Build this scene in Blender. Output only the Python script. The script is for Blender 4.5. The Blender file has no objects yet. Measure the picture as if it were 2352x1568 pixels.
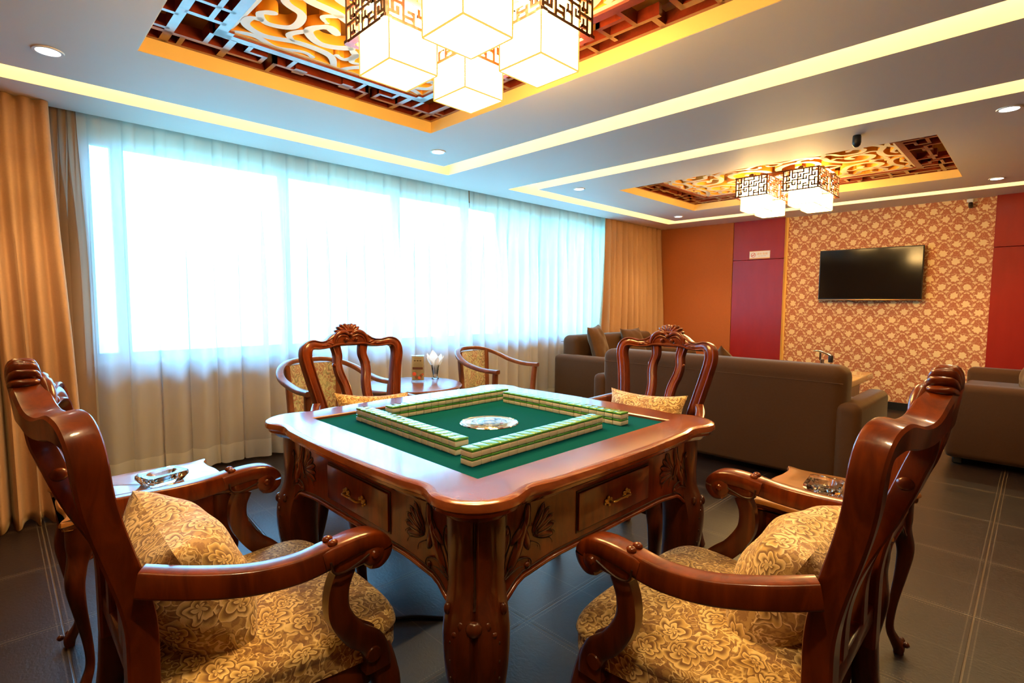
import bpy, bmesh, math, random
from mathutils import Vector, Matrix, Euler
random.seed(7)
sin, cos, pi = math.sin, math.cos, math.pi
SC = bpy.context.scene
COL = SC.collection
V = Vector

# ------------------------------------------------------------------ materials
def nd(nt, t, **kw):
    n = nt.nodes.new(t)
    for k, v in kw.items():
        setattr(n, k, v)
    return n

def newmat(name):
    m = bpy.data.materials.new(name); m.use_nodes = True
    nt = m.node_tree; nt.nodes.clear()
    out = nd(nt, 'ShaderNodeOutputMaterial')
    b = nd(nt, 'ShaderNodeBsdfPrincipled')
    nt.links.new(b.outputs[0], out.inputs[0])
    return m, nt, b, out

def setp(b, **kw):
    names = dict(base='Base Color', rough='Roughness', metal='Metallic', coat='Coat Weight', coatr='Coat Roughness',
                 spec='Specular IOR Level', em='Emission Color', ems='Emission Strength', trans='Transmission Weight',
                 ior='IOR', sheen='Sheen Weight', sheenr='Sheen Roughness', sheent='Sheen Tint', alpha='Alpha', sss='Subsurface Weight')
    for k, v in kw.items():
        if isinstance(v, tuple) and len(v) == 3: v = (*v, 1)
        b.inputs[names[k]].default_value = v

def mth(nt, op, a, b=None, c=None, clamp=False):
    n = nd(nt, 'ShaderNodeMath', operation=op); n.use_clamp = clamp
    for i, x in enumerate((a, b, c)):
        if x is None: continue
        if isinstance(x, (int, float)): n.inputs[i].default_value = x
        else: nt.links.new(x, n.inputs[i])
    return n.outputs[0]

def mix(nt, fac, a, b):
    n = nd(nt, 'ShaderNodeMix', data_type='RGBA')
    for i, x in ((0, fac), (6, a), (7, b)):
        if isinstance(x, (int, float)): n.inputs[i].default_value = x
        elif isinstance(x, tuple): n.inputs[i].default_value = (*x, 1)
        else: nt.links.new(x, n.inputs[i])
    return n.outputs[2]

def sstep(nt, x, lo, hi):
    n = nd(nt, 'ShaderNodeMapRange', interpolation_type='SMOOTHSTEP')
    nt.links.new(x, n.inputs[0]); n.inputs[1].default_value = lo; n.inputs[2].default_value = hi
    return n.outputs[0]

def coords(nt, kind='Object', scale=(1, 1, 1)):
    t = nd(nt, 'ShaderNodeTexCoord'); mp = nd(nt, 'ShaderNodeMapping')
    nt.links.new(t.outputs[kind], mp.inputs[0]); mp.inputs[3].default_value = scale
    return mp.outputs[0]

def noise(nt, vec, scale, detail=3, rough=.5, dist=0):
    n = nd(nt, 'ShaderNodeTexNoise'); nt.links.new(vec, n.inputs['Vector'])
    n.inputs['Scale'].default_value = scale; n.inputs['Detail'].default_value = detail
    n.inputs['Roughness'].default_value = rough; n.inputs['Distortion'].default_value = dist
    return n

def bump(nt, b, h, strength=.2, dist=.01, coat=False):
    n = nd(nt, 'ShaderNodeBump'); n.inputs['Strength'].default_value = strength; n.inputs['Distance'].default_value = dist
    nt.links.new(h, n.inputs['Height']); nt.links.new(n.outputs[0], b.inputs['Normal'])
    if coat: nt.links.new(n.outputs[0], b.inputs['Coat Normal'])

def plain(name, base, rough=.5, **kw):
    m, nt, b, o = newmat(name); setp(b, base=base, rough=rough, **kw); return m

def varied(name, a, c, scale=4, rough=.5, bumpk=0, bscale=60, **kw):
    m, nt, b, o = newmat(name); setp(b, rough=rough, **kw)
    v = coords(nt); n = noise(nt, v, scale, 4)
    nt.links.new(mix(nt, n.outputs[0], a, c), b.inputs['Base Color'])
    if bumpk:
        n2 = noise(nt, v, bscale, 3); bump(nt, b, n2.outputs[0], bumpk, .004)
    return m

def wood(name, dark, light, scale=(9, 9, 1.6), rough=.3, coat=.9, coatr=.12, bumpk=.04):
    m, nt, b, o = newmat(name); setp(b, rough=rough, coat=coat, coatr=coatr, spec=.3)
    v = coords(nt, 'Object', scale)
    n = noise(nt, v, 3.0, 6, .6, .8)
    n2 = noise(nt, coords(nt, 'Object', (1, 1, 1)), 5.0, 2)
    f = mth(nt, 'ADD', mth(nt, 'MULTIPLY', sstep(nt, n.outputs[0], .3, .72), .7), mth(nt, 'MULTIPLY', n2.outputs[0], .3))
    nt.links.new(mix(nt, f, dark, light), b.inputs['Base Color'])
    n3 = noise(nt, coords(nt), 260, 2)
    bump(nt, b, n3.outputs[0], bumpk, .002, True)
    return m

M = {}
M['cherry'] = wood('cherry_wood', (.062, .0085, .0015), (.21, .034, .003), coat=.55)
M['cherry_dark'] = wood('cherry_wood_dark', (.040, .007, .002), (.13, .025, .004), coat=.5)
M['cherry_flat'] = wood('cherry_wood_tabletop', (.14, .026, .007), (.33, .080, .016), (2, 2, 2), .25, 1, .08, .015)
M['stain'] = plain('carving_stain', (.030, .008, .003), .5)
M['chairwood'] = wood('brown_varnished_wood', (.11, .030, .012), (.22, .065, .025), (6, 6, 2), .35, .6, .2)
M['sidewood'] = wood('honey_cherry_wood', (.22, .075, .014), (.42, .17, .035), (3, 3, 3), .28, .9, .07)
M['rednwood'] = wood('red_lacquer_lattice', (.12, .012, .004), (.22, .028, .008), (5, 5, 5), .3, 1, .22)
M['white_ceiling'] = varied('white_ceiling_paint', (.77, .695, .61), (.80, .725, .64), 2, .6)
M['warm_light_tint'] = plain('painted_warm_light', (.86, .60, .22), .45)  # gold base stands in for warm light on side faces
M['orange_side'] = plain('orange_board_side', (.82, .40, .05), .4)  # orange for the board's sides, its faces stay cream
M['lit_back'] = varied('warm_lit_backing_board', (.50, .24, .04), (.58, .30, .06), 3, .6)  # warm LED light on the board is put into its orange base
M['cream_board'] = plain('cream_board', (.72, .68, .55), .35)
M['brown_wall'] = varied('burnt_orange_wall', (.38, .092, .015), (.42, .110, .019), 60, .8, .1, 160)
M['tan_wall'] = varied('tan_wall', (.28, .115, .040), (.32, .135, .05), 8, .85)
M['black_base'] = plain('black_skirting', (.012, .012, .013), .35)
M['brass'] = plain('aged_brass', (.42, .27, .08), .3, metal=1)
M['chrome'] = plain('chrome', (.8, .8, .82), .08, metal=1)
M['black_plastic'] = plain('black_plastic', (.012, .011, .011), .35)
M['bronze_strip'] = plain('bronze_strip', (.55, .30, .12), .3, metal=.8)
M['white_plastic'] = plain('white_plastic', (.82, .82, .80), .3)
M['ivory'] = plain('ivory_tile', (.80, .72, .56), .22, coat=.5, coatr=.1)
M['jade'] = plain('green_tile_back', (.085, .36, .035), .15, coat=1, coatr=.06)
M['marble'] = varied('cream_marble', (.80, .58, .27), (.70, .47, .19), 7, .2, coat=.6)
M['paper_white'] = plain('napkin_paper', (.88, .88, .86), .7)
M['card'] = plain('card_print', (.96, .82, .60), .5)
M['ink'] = plain('brown_ink', (.10, .03, .025), .6)
M['ink_red'] = plain('red_ink', (.62, .06, .025), .5)
M['ink_gold'] = plain('gold_ink', (.72, .40, .10), .4)
M['ink_grey'] = plain('grey_ink', (.42, .38, .34), .6)
M['cable'] = plain('black_cable', (.012, .010, .012), .3)
M['alu'] = plain('white_window_frame', (.62, .66, .66), .4)

def redpanel():
    m, nt, b, o = newmat('red_lacquer_panel'); setp(b, rough=.38, coat=.25, coatr=.2, spec=.3)
    n = noise(nt, coords(nt, 'Object', (1, 1, .25)), 14, 5)
    nt.links.new(mix(nt, n.outputs[0], (.25, .008, .004), (.34, .016, .007)), b.inputs['Base Color'])
    return m
M['red_panel'] = redpanel()

def fabric(name, a, c, sc=40, sheen=.6, bumpk=.15, big=3, st=(1, .85, .6)):
    m, nt, b, o = newmat(name); setp(b, rough=.9, sheen=sheen, sheenr=.35, sheent=st, spec=.2)
    v = coords(nt); n = noise(nt, v, sc, 4); n2 = noise(nt, v, big, 2)
    f = mth(nt, 'ADD', mth(nt, 'MULTIPLY', n.outputs[0], .5), mth(nt, 'MULTIPLY', n2.outputs[0], .5))
    nt.links.new(mix(nt, f, a, c), b.inputs['Base Color'])
    h = mth(nt, 'ADD', mth(nt, 'MULTIPLY', n.outputs[0], .3), n2.outputs[0])
    bump(nt, b, h, bumpk, .02)
    return m
M['sofa'] = fabric('brown_suede', (.064, .026, .008), (.086, .036, .012), 60, .25)
M['sofa_pillow'] = fabric('brown_suede_cushion', (.075, .033, .012), (.12, .055, .022), 30, .35)
M['drape'] = fabric('tan_suede_drape', (.41, .225, .115), (.53, .31, .165), 90, .3, .1)

def floral(name, base, gold, hi, sc=9.0, kind='UV', shadow=(.10, .045, .02)):
    m, nt, b, o = newmat(name); setp(b, rough=.75, sheen=.25, spec=.3)
    vec = coords(nt, kind, (sc, sc, sc))
    nz = noise(nt, vec, 1.6, 2)
    off = nd(nt, 'ShaderNodeVectorMath', operation='MULTIPLY_ADD'); nt.links.new(nz.outputs[1], off.inputs[0])
    off.inputs[1].default_value = (.55, .55, 0); nt.links.new(vec, off.inputs[2]); dv = off.outputs[0]
    vo = nd(nt, 'ShaderNodeTexVoronoi', voronoi_dimensions='2D'); nt.links.new(dv, vo.inputs['Vector'])
    vo.inputs['Scale'].default_value = 1; vo.inputs['Randomness'].default_value = .75
    sub = nd(nt, 'ShaderNodeVectorMath', operation='SUBTRACT'); nt.links.new(dv, sub.inputs[0]); nt.links.new(vo.outputs['Position'], sub.inputs[1])
    sx = nd(nt, 'ShaderNodeSeparateXYZ'); nt.links.new(sub.outputs[0], sx.inputs[0])
    th = mth(nt, 'ARCTAN2', sx.outputs[1], sx.outputs[0])
    r = vo.outputs['Distance']
    lob = mth(nt, 'ABSOLUTE', mth(nt, 'SINE', mth(nt, 'MULTIPLY_ADD', th, 2.5, mth(nt, 'MULTIPLY', r, 6.0))))
    rr = mth(nt, 'SUBTRACT', mth(nt, 'MULTIPLY', r, 6.2), mth(nt, 'MULTIPLY', lob, .75))
    fr = mth(nt, 'FRACT', rr)
    petal = sstep(nt, fr, .12, .75)
    line = mth(nt, 'SUBTRACT', 1, sstep(nt, mth(nt, 'ABSOLUTE', mth(nt, 'SUBTRACT', fr, .92)), .0, .16))
    infl = mth(nt, 'SUBTRACT', 1, sstep(nt, mth(nt, 'SUBTRACT', r, mth(nt, 'MULTIPLY', lob, .07)), .33, .42))
    n3 = noise(nt, vec, 2.6, 1, .5, 1.6)
    leaf = mth(nt, 'SUBTRACT', 1, sstep(nt, mth(nt, 'ABSOLUTE', mth(nt, 'SUBTRACT', n3.outputs[0], .5)), .012, .05))
    n4 = noise(nt, vec, 6, 2, .5, 1.0)
    leafm = sstep(nt, n4.outputs[0], .44, .56)
    bg = mix(nt, mth(nt, 'MULTIPLY', leafm, .55), base, gold)
    bg = mix(nt, leaf, bg, hi)
    fl = mix(nt, petal, shadow, gold)
    fl = mix(nt, mth(nt, 'MULTIPLY', petal, sstep(nt, nz.outputs[0], .4, .65)), fl, hi)
    fl = mix(nt, line, fl, hi)
    colr = mix(nt, infl, bg, fl)
    nt.links.new(colr, b.inputs['Base Color'])
    n5 = noise(nt, coords(nt), 500, 1)
    bump(nt, b, mth(nt, 'ADD', n5.outputs[0], mth(nt, 'MULTIPLY', petal, .6)), .25, .002)
    return m
M['floral'] = floral('gold_floral_damask', (.25, .125, .048), (.56, .35, .10), (.82, .62, .27), 11.5, shadow=(.19, .09, .03))
M['floral_pillow'] = floral('gold_floral_damask_cushion', (.32, .17, .065), (.64, .42, .14), (.86, .66, .34), 10.5, shadow=(.22, .11, .04))
M['floral_green'] = floral('rose_tapestry', (.46, .43, .26), (.16, .19, .11), (.30, .14, .10), 6.5, shadow=(.44, .37, .23))
M['floral_seat'] = floral('pale_tapestry', (.62, .54, .36), (.35, .33, .18), (.50, .33, .2), 12, shadow=(.6, .5, .3))

def wallpaper():
    m, nt, b, o = newmat('damask_wallpaper'); setp(b, rough=.65)
    t = nd(nt, 'ShaderNodeTexCoord'); s = nd(nt, 'ShaderNodeSeparateXYZ'); nt.links.new(t.outputs['Object'], s.inputs[0])
    u = mth(nt, 'DIVIDE', s.outputs[1], .205); w = mth(nt, 'DIVIDE', s.outputs[2], .176)
    nz = noise(nt, t.outputs['Object'], 45, 2)
    def cell(du, dw):
        a = mth(nt, 'SUBTRACT', mth(nt, 'FRACT', mth(nt, 'ADD', u, du)), .5)
        c = mth(nt, 'SUBTRACT', mth(nt, 'FRACT', mth(nt, 'ADD', w, dw)), .5)
        return mth(nt, 'MULTIPLY', a, .205), mth(nt, 'MULTIPLY', c, .176)
    masks = []
    for du, dw in ((.37, .3), (.87, .8)):
        a, c = cell(du, dw)
        r = mth(nt, 'SQRT', mth(nt, 'ADD', mth(nt, 'MULTIPLY', a, a), mth(nt, 'MULTIPLY', c, c)))
        th = mth(nt, 'ARCTAN2', c, a)
        edge = mth(nt, 'ADD', .033, mth(nt, 'MULTIPLY', mth(nt, 'SINE', mth(nt, 'MULTIPLY_ADD', th, 7, 1.5)), .0040))
        edge = mth(nt, 'ADD', edge, mth(nt, 'MULTIPLY', mth(nt, 'SUBTRACT', nz.outputs[0], .5), .045))
        fl = mth(nt, 'SUBTRACT', 1, sstep(nt, mth(nt, 'SUBTRACT', r, edge), -.002, .002))
        # leaf commas on the diagonals, mirrored left and right
        aa = mth(nt, 'ABSOLUTE', a)
        def blob(px, pz, ang, la, lb):
            x = mth(nt, 'SUBTRACT', aa, px); z = mth(nt, 'SUBTRACT', c, pz)
            x2 = mth(nt, 'ADD', mth(nt, 'MULTIPLY', x, cos(ang)), mth(nt, 'MULTIPLY', z, sin(ang)))
            z2 = mth(nt, 'SUBTRACT', mth(nt, 'MULTIPLY', z, cos(ang)), mth(nt, 'MULTIPLY', x, sin(ang)))
            q = mth(nt, 'ADD', mth(nt, 'POWER', mth(nt, 'DIVIDE', x2, la), 2), mth(nt, 'POWER', mth(nt, 'DIVIDE', z2, lb), 2))
            return mth(nt, 'SUBTRACT', 1, sstep(nt, q, .7, 1.2))
        lf = mth(nt, 'MAXIMUM', blob(.064, -.010, 1.05, .023, .0085), blob(.043, -.046, .15, .022, .010))
        lf = mth(nt, 'MAXIMUM', lf, blob(.012, -.064, 2.6, .013, .007))
        lf = mth(nt, 'MAXIMUM', lf, blob(.056, .034, -.9, .014, .005))
        # fine outline ring
        ring = mth(nt, 'SUBTRACT', 1, sstep(nt, mth(nt, 'ABSOLUTE', mth(nt, 'SUBTRACT', r, .050)), .001, .0035))
        ring = mth(nt, 'MULTIPLY', ring, sstep(nt, nz.outputs[0], .42, .55))
        masks += [fl, mth(nt, 'MULTIPLY', lf, .85), mth(nt, 'MULTIPLY', ring, .6)]
    f = masks[0]
    for k in masks[1:]: f = mth(nt, 'MAXIMUM', f, k)
    n2 = noise(nt, t.outputs['Object'], 130, 1)
    sp = mth(nt, 'MULTIPLY', sstep(nt, n2.outputs[0], .60, .66), .6)
    f = mth(nt, 'MAXIMUM', f, sp)
    nt.links.new(mix(nt, f, (.46, .135, .050), (.82, .60, .29)), b.inputs['Base Color'])
    return m
M['wallpaper'] = wallpaper()

def floor_mat():
    m, nt, b, o = newmat('leather_tile_floor'); setp(b, rough=.38, spec=.68)
    t = nd(nt, 'ShaderNodeTexCoord'); s = nd(nt, 'ShaderNodeSeparateXYZ'); nt.links.new(t.outputs['Object'], s.inputs[0])
    def seam(c, ph, p):
        a = mth(nt, 'FRACT', mth(nt, 'DIVIDE', mth(nt, 'SUBTRACT', c, ph - p / 2), p))
        return mth(nt, 'MULTIPLY', mth(nt, 'ABSOLUTE', mth(nt, 'SUBTRACT', a, .5)), p)   # distance to seam
    dx, dy = seam(s.outputs[0], .125, .61), seam(s.outputs[1], .11, .58)
    dxh = seam(s.outputs[0], .43, .61)
    def ln(d, at, wd): return mth(nt, 'SUBTRACT', 1, sstep(nt, mth(nt, 'ABSOLUTE', mth(nt, 'SUBTRACT', d, at)), wd * .4, wd))
    groove = mth(nt, 'MAXIMUM', ln(dx, 0, .004), ln(dy, 0, .004))
    dash = sstep(nt, mth(nt, 'SINE', mth(nt, 'MULTIPLY', s.outputs[0], 700)), -.6, .1)
    dash2 = sstep(nt, mth(nt, 'SINE', mth(nt, 'MULTIPLY', s.outputs[1], 700)), -.6, .1)
    st = mth(nt, 'MAXIMUM', mth(nt, 'MULTIPLY', ln(dx, .016, .0028), dash2), mth(nt, 'MULTIPLY', ln(dy, .016, .0028), dash))
    st = mth(nt, 'MAXIMUM', st, mth(nt, 'MULTIPLY', ln(dxh, .0, .0025), .5))
    nz = noise(nt, t.outputs['Object'], 3, 3)
    base = mix(nt, nz.outputs[0], (.008, .0036, .0026), (.014, .0065, .0046))
    c = mix(nt, mth(nt, 'MULTIPLY', st, .5), base, (.22, .17, .12))
    c = mix(nt, mth(nt, 'MULTIPLY', groove, .5), c, (.16, .11, .06))
    nt.links.new(c, b.inputs['Base Color'])
    vo = nd(nt, 'ShaderNodeTexVoronoi'); vo.inputs['Scale'].default_value = 190
    mp = nd(nt, 'ShaderNodeMapping'); mp.inputs[3].default_value = (1, .6, 1); nt.links.new(t.outputs['Object'], mp.inputs[0])
    dn = noise(nt, mp.outputs[0], 90, 3, .5, .5)
    h = mth(nt, 'SUBTRACT', mth(nt, 'MULTIPLY', dn.outputs[0], .9), mth(nt, 'MULTIPLY', groove, 1.2))
    bump(nt, b, h, .22, .004, True)
    return m
M['floor'] = floor_mat()

def felt():
    m, nt, b, o = newmat('green_felt'); setp(b, rough=.95, spec=.05)
    n = noise(nt, coords(nt), 300, 2)
    nt.links.new(mix(nt, n.outputs[0], (.0, .066, .086), (.0, .090, .116)), b.inputs['Base Color'])
    return m
M['felt'] = felt()

def emit(name, col, s):
    m = bpy.data.materials.new(name); m.use_nodes = True; nt = m.node_tree; nt.nodes.clear()
    o = nd(nt, 'ShaderNodeOutputMaterial'); e = nd(nt, 'ShaderNodeEmission')
    e.inputs[0].default_value = (*col, 1); e.inputs[1].default_value = s
    nt.links.new(e.outputs[0], o.inputs[0]); return m
M['lamp_shade'] = emit('glowing_lamp_shade', (1, .60, .20), 60)
M['down_lens'] = emit('downlight_lens', (1, .93, .82), 30)
M['led'] = emit('warm_led_strip', (1, .70, .28), 22)

def sheer(name, col, tr=.5):
    m = bpy.data.materials.new(name); m.use_nodes = True; nt = m.node_tree; nt.nodes.clear()
    o = nd(nt, 'ShaderNodeOutputMaterial')
    t = nd(nt, 'ShaderNodeBsdfTransparent'); t.inputs[0].default_value = (*col, 1)
    l = nd(nt, 'ShaderNodeBsdfTranslucent'); l.inputs[0].default_value = (*col, 1)
    d = nd(nt, 'ShaderNodeBsdfDiffuse'); d.inputs[0].default_value = (*col, 1)
    m1 = nd(nt, 'ShaderNodeMixShader'); m1.inputs[0].default_value = .42
    nt.links.new(l.outputs[0], m1.inputs[1]); nt.links.new(d.outputs[0], m1.inputs[2])
    m2 = nd(nt, 'ShaderNodeMixShader'); m2.inputs[0].default_value = 1 - tr
    nt.links.new(t.outputs[0], m2.inputs[1]); nt.links.new(m1.outputs[0], m2.inputs[2])
    nt.links.new(m2.outputs[0], o.inputs[0]); return m
M['sheer'] = sheer('white_voile', (.85, .84, .83), .23)
M['sheer_hem'] = sheer('voile_hem', (.95, .94, .91), .10)
M['sheer_brown'] = sheer('gathered_brown_voile', (.62, .43, .30), .25)

def pane_mat(name, col):
    m = bpy.data.materials.new(name); m.use_nodes = True; nt = m.node_tree; nt.nodes.clear()
    o = nd(nt, 'ShaderNodeOutputMaterial')
    t = nd(nt, 'ShaderNodeBsdfTransparent'); t.inputs[0].default_value = (*col, 1)
    g = nd(nt, 'ShaderNodeBsdfGlossy'); g.inputs[1].default_value = .02
    fr = nd(nt, 'ShaderNodeFresnel'); fr.inputs[0].default_value = 1.45
    x = nd(nt, 'ShaderNodeMixShader')
    nt.links.new(fr.outputs[0], x.inputs[0]); nt.links.new(t.outputs[0], x.inputs[1]); nt.links.new(g.outputs[0], x.inputs[2])
    nt.links.new(x.outputs[0], o.inputs[0]); return m
M['pane'] = pane_mat('window_glass', (.93, .97, .96))
M['acrylic'] = pane_mat('clear_acrylic', (.94, .97, .98))
def napkin_mat():
    m, nt, b, o = newmat('napkin_tissue'); setp(b, base=(.9, .9, .89), rough=.8)
    t = nd(nt, 'ShaderNodeBsdfTranslucent'); t.inputs[0].default_value = (.9, .9, .88, 1)
    x = nd(nt, 'ShaderNodeMixShader'); x.inputs[0].default_value = .5
    nt.links.new(b.outputs[0], x.inputs[1]); nt.links.new(t.outputs[0], x.inputs[2]); nt.links.new(x.outputs[0], o.inputs[0])
    return m
M['napkin'] = napkin_mat()
M['crystal'] = plain('crystal_glass', (1, 1, 1), .0, trans=1, ior=1.52)

M['screen'] = plain('tv_screen', (.006, .005, .005), .09, spec=.4)
M['dome_silver'] = plain('silver_dial', (.66, .74, .78), .16, metal=.35, coat=1)
M['rim_glow'] = emit('shade_rim_added_glow', (1, .62, .12), 1.1)  # emission added so the otherwise dark rim bars read yellow

# ------------------------------------------------------------------ mesh building
class MB:
    def __init__(s): s.v = []; s.f = []; s.m = []; s.uv = {}
    def add(s, vs, fs, mi=0, uv=None):
        k = len(s.v); s.v += [V(p) for p in vs]
        s.f += [tuple(i + k for i in f) for f in fs]; s.m += [mi] * len(fs)
        if uv:
            for i, q in enumerate(uv): s.uv[k + i] = q
        return k
    def mark(s): return len(s.v)
    def xf(s, k, mat):
        for i in range(k, len(s.v)): s.v[i] = mat @ s.v[i]
    def box(s, x0, x1, y0, y1, z0, z1, mi=0):
        vs = [(x, y, z) for x in (x0, x1) for y in (y0, y1) for z in (z0, z1)]
        s.add(vs, [(0, 1, 3, 2), (4, 6, 7, 5), (0, 4, 5, 1), (2, 3, 7, 6), (0, 2, 6, 4), (1, 5, 7, 3)], mi)
    def rbox(s, c, size, r=.02, seg=3, mi=0, rot=None):
        bm = bmesh.new(); bmesh.ops.create_cube(bm, size=1)
        for v in bm.verts: v.co = V((v.co.x * size[0], v.co.y * size[1], v.co.z * size[2]))
        bmesh.ops.bevel(bm, geom=bm.edges[:], offset=r, segments=seg, profile=.5, affect='EDGES', clamp_overlap=True)
        bm.verts.index_update()
        mt = Matrix.Translation(V(c)) @ (rot.to_matrix().to_4x4() if rot else Matrix())
        s.add([mt @ v.co for v in bm.verts], [tuple(v.index for v in f.verts) for f in bm.faces], mi); bm.free()
    def sweep(s, path, w, d, prof, nrm=(0, 1, 0), mi=0, closed=False):
        path = [V(p) for p in path]; n = len(path); m = len(prof); nr = V(nrm)
        W = w if isinstance(w, (list, tuple)) else [w] * n
        D = d if isinstance(d, (list, tuple)) else [d] * n
        vs = []
        for i, p in enumerate(path):
            if closed: t = path[(i + 1) % n] - path[i - 1]
            else: t = path[min(i + 1, n - 1)] - path[max(i - 1, 0)]
            if t.length < 1e-9: t = V((0, 0, 1))
            t.normalize()
            b = nr - t * nr.dot(t)
            if b.length < 1e-4: b = t.orthogonal()
            b.normalize(); a = t.cross(b)
            vs += [p + a * (q[0] * W[i]) + b * (q[1] * D[i]) for q in prof]
        fs = []
        for i in range(n if closed else n - 1):
            j = (i + 1) % n
            for q in range(m):
                r = (q + 1) % m
                fs.append((i * m + q, i * m + r, j * m + r, j * m + q))
        if not closed:
            fs.append(tuple(reversed(range(m)))); fs.append(tuple((n - 1) * m + q for q in range(m)))
        s.add(vs, fs, mi)
    def tube(s, path, r, n=8, mi=0, closed=False, nrm=(.31, .17, .93)):
        W = [2 * x for x in r] if isinstance(r, (list, tuple)) else 2 * r
        s.sweep(path, W, W, circ(n), nrm, mi, closed)
    def ball(s, c, r, mi=0, nu=12, nv=8, rot=None):
        R = (r, r, r) if isinstance(r, (int, float)) else r
        q = rot.to_matrix() if isinstance(rot, Euler) else rot
        vs = []; fs = []
        for j in range(nv + 1):
            a = pi * j / nv
            for i in range(nu):
                b = 2 * pi * i / nu
                p = V((R[0] * sin(a) * cos(b), R[1] * sin(a) * sin(b), R[2] * cos(a)))
                vs.append(V(c) + (q @ p if q else p))
        for j in range(nv):
            for i in range(nu):
                k = (i + 1) % nu
                fs.append((j * nu + i, (j + 1) * nu + i, (j + 1) * nu + k, j * nu + k))
        s.add(vs, fs, mi)
    def lathe(s, prof, c=(0, 0, 0), n=32, mi=0, axis='z'):
        vs = []; fs = []; m = len(prof)
        for i in range(n):
            a = 2 * pi * i / n
            for r, z in prof:
                p = V((r * cos(a), r * sin(a), z))
                if axis == 'x': p = V((p.z, p.x, p.y))
                if axis == 'y': p = V((p.x, p.z, p.y))
                vs.append(V(c) + p)
        for i in range(n):
            k = (i + 1) % n
            for j in range(m - 1):
                fs.append((i * m + j, k * m + j, k * m + j + 1, i * m + j + 1))
        s.add(vs, fs, mi)
    def grid(s, fn, nu, nv, mi=0, cu=False, uvf=None):
        vs = []; uv = [] if uvf else None
        for j in range(nv + 1):
            for i in range(nu + (0 if cu else 1)):
                vs.append(V(fn(i / nu, j / nv)))
                if uvf: uv.append(uvf(i / nu, j / nv))
        w = nu if cu else nu + 1; fs = []
        for j in range(nv):
            for i in range(nu):
                k = (i + 1) % w if cu else i + 1
                fs.append((j * w + i, j * w + k, (j + 1) * w + k, (j + 1) * w + i))
        s.add(vs, fs, mi, uv)
    def loft(s, loops, mi=0, cap0=False, cap1=False):
        m = len(loops[0]); vs = [p for l in loops for p in l]; fs = []
        for i in range(len(loops) - 1):
            for q in range(m):
                r = (q + 1) % m
                fs.append((i * m + q, i * m + r, (i + 1) * m + r, (i + 1) * m + q))
        if cap0: fs.append(tuple(reversed(range(m))))
        if cap1: fs.append(tuple((len(loops) - 1) * m + q for q in range(m)))
        s.add(vs, fs, mi)
    def build(s, name, mats, parent=None, ang=40, flat=False, loc=None):
        me = bpy.data.meshes.new(name)
        me.from_pydata([tuple(p) for p in s.v], [], s.f)
        for x in (mats if isinstance(mats, (list, tuple)) else [mats]): me.materials.append(M[x] if isinstance(x, str) else x)
        me.polygons.foreach_set('material_index', s.m)
        if s.uv:
            ul = me.uv_layers.new(name='UVMap')
            for l in me.loops: ul.data[l.index].uv = s.uv.get(l.vertex_index, (0, 0))
        bm = bmesh.new(); bm.from_mesh(me); bmesh.ops.recalc_face_normals(bm, faces=bm.faces[:]); bm.to_mesh(me); bm.free()
        if not flat:
            me.polygons.foreach_set('use_smooth', [True] * len(me.polygons))
            me.set_sharp_from_angle(angle=math.radians(ang))
        me.update()
        o = bpy.data.objects.new(name, me); COL.objects.link(o)
        if parent: o.parent = parent
        if loc: o.location = loc
        return o

def circ(n): return [(.5 * cos(2 * pi * i / n), .5 * sin(2 * pi * i / n)) for i in range(n)]
def superell(n, e=.5):
    o = []
    for i in range(n):
        a = 2 * pi * i / n; c, k = cos(a), sin(a)
        o.append((.5 * math.copysign(abs(c) ** e, c), .5 * math.copysign(abs(k) ** e, k)))
    return o
SQ = superell(16, .45)
MOLD = [(-.5, -.40), (-.40, -.5), (.40, -.5), (.5, -.40), (.5, .34), (.45, .46), (.38, .5), (.31, .46), (.27, .38), (.14, .43), (0, .45), (-.14, .43), (-.27, .38), (-.31, .46), (-.38, .5), (-.45, .46), (-.5, .34)]
RECT = [(-.5, -.5), (.5, -.5), (.5, .5), (-.5, .5)]

def smooth(pts, k=6, closed=False):
    """Catmull-Rom through tuples of any length."""
    n = len(pts); out = []
    rng = range(n if closed else n - 1)
    g = (lambda i: pts[i % n]) if closed else (lambda i: pts[max(0, min(n - 1, i))])
    for i in rng:
        p0, p1, p2, p3 = g(i - 1), g(i), g(i + 1), g(i + 2)
        for q in range(k):
            t = q / k
            out.append(tuple(.5 * (2 * b + (c - a) * t + (2 * a - 5 * b + 4 * c - d) * t * t + (-a + 3 * b - 3 * c + d) * t ** 3) for a, b, c, d in zip(p0, p1, p2, p3)))
    if not closed: out.append(tuple(pts[-1]))
    return out
def ss(x): x = max(0, min(1, x)); return x * x * (3 - 2 * x)

def tag(o, label=None, cat=None, group=None, kind=None):
    if label: o['label'] = label
    if cat: o['category'] = cat
    if group: o['group'] = group
    if kind: o['kind'] = kind
    return o
def thing(name, label, cat, loc=(0, 0, 0), rz=0, group=None):
    o = bpy.data.objects.new(name, None); COL.objects.link(o); o.empty_display_size = .05
    o.location = loc; o.rotation_euler = (0, 0, rz)
    return tag(o, label, cat, group)
def copy_tree(o, parent=None, loc=None, rz=None, label=None):
    c = o.copy(); COL.objects.link(c)
    if parent: c.parent = parent
    if loc is not None: c.location = loc
    if rz is not None: c.rotation_euler = (0, 0, rz)
    if label: c['label'] = label
    for ch in list(o.children): copy_tree(ch, c)
    return c
def struct(name, mb, mats, parent=None, **kw):
    o = mb.build(name, mats, parent, **kw)
    if not parent: o['kind'] = 'structure'
    return o
ORD = ['first', 'second', 'third', 'fourth', 'fifth', 'sixth', 'seventh', 'eighth', 'ninth', 'tenth', 'eleventh', 'twelfth', 'thirteenth', 'fourteenth', 'fifteenth', 'sixteenth', 'seventeenth']

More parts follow.
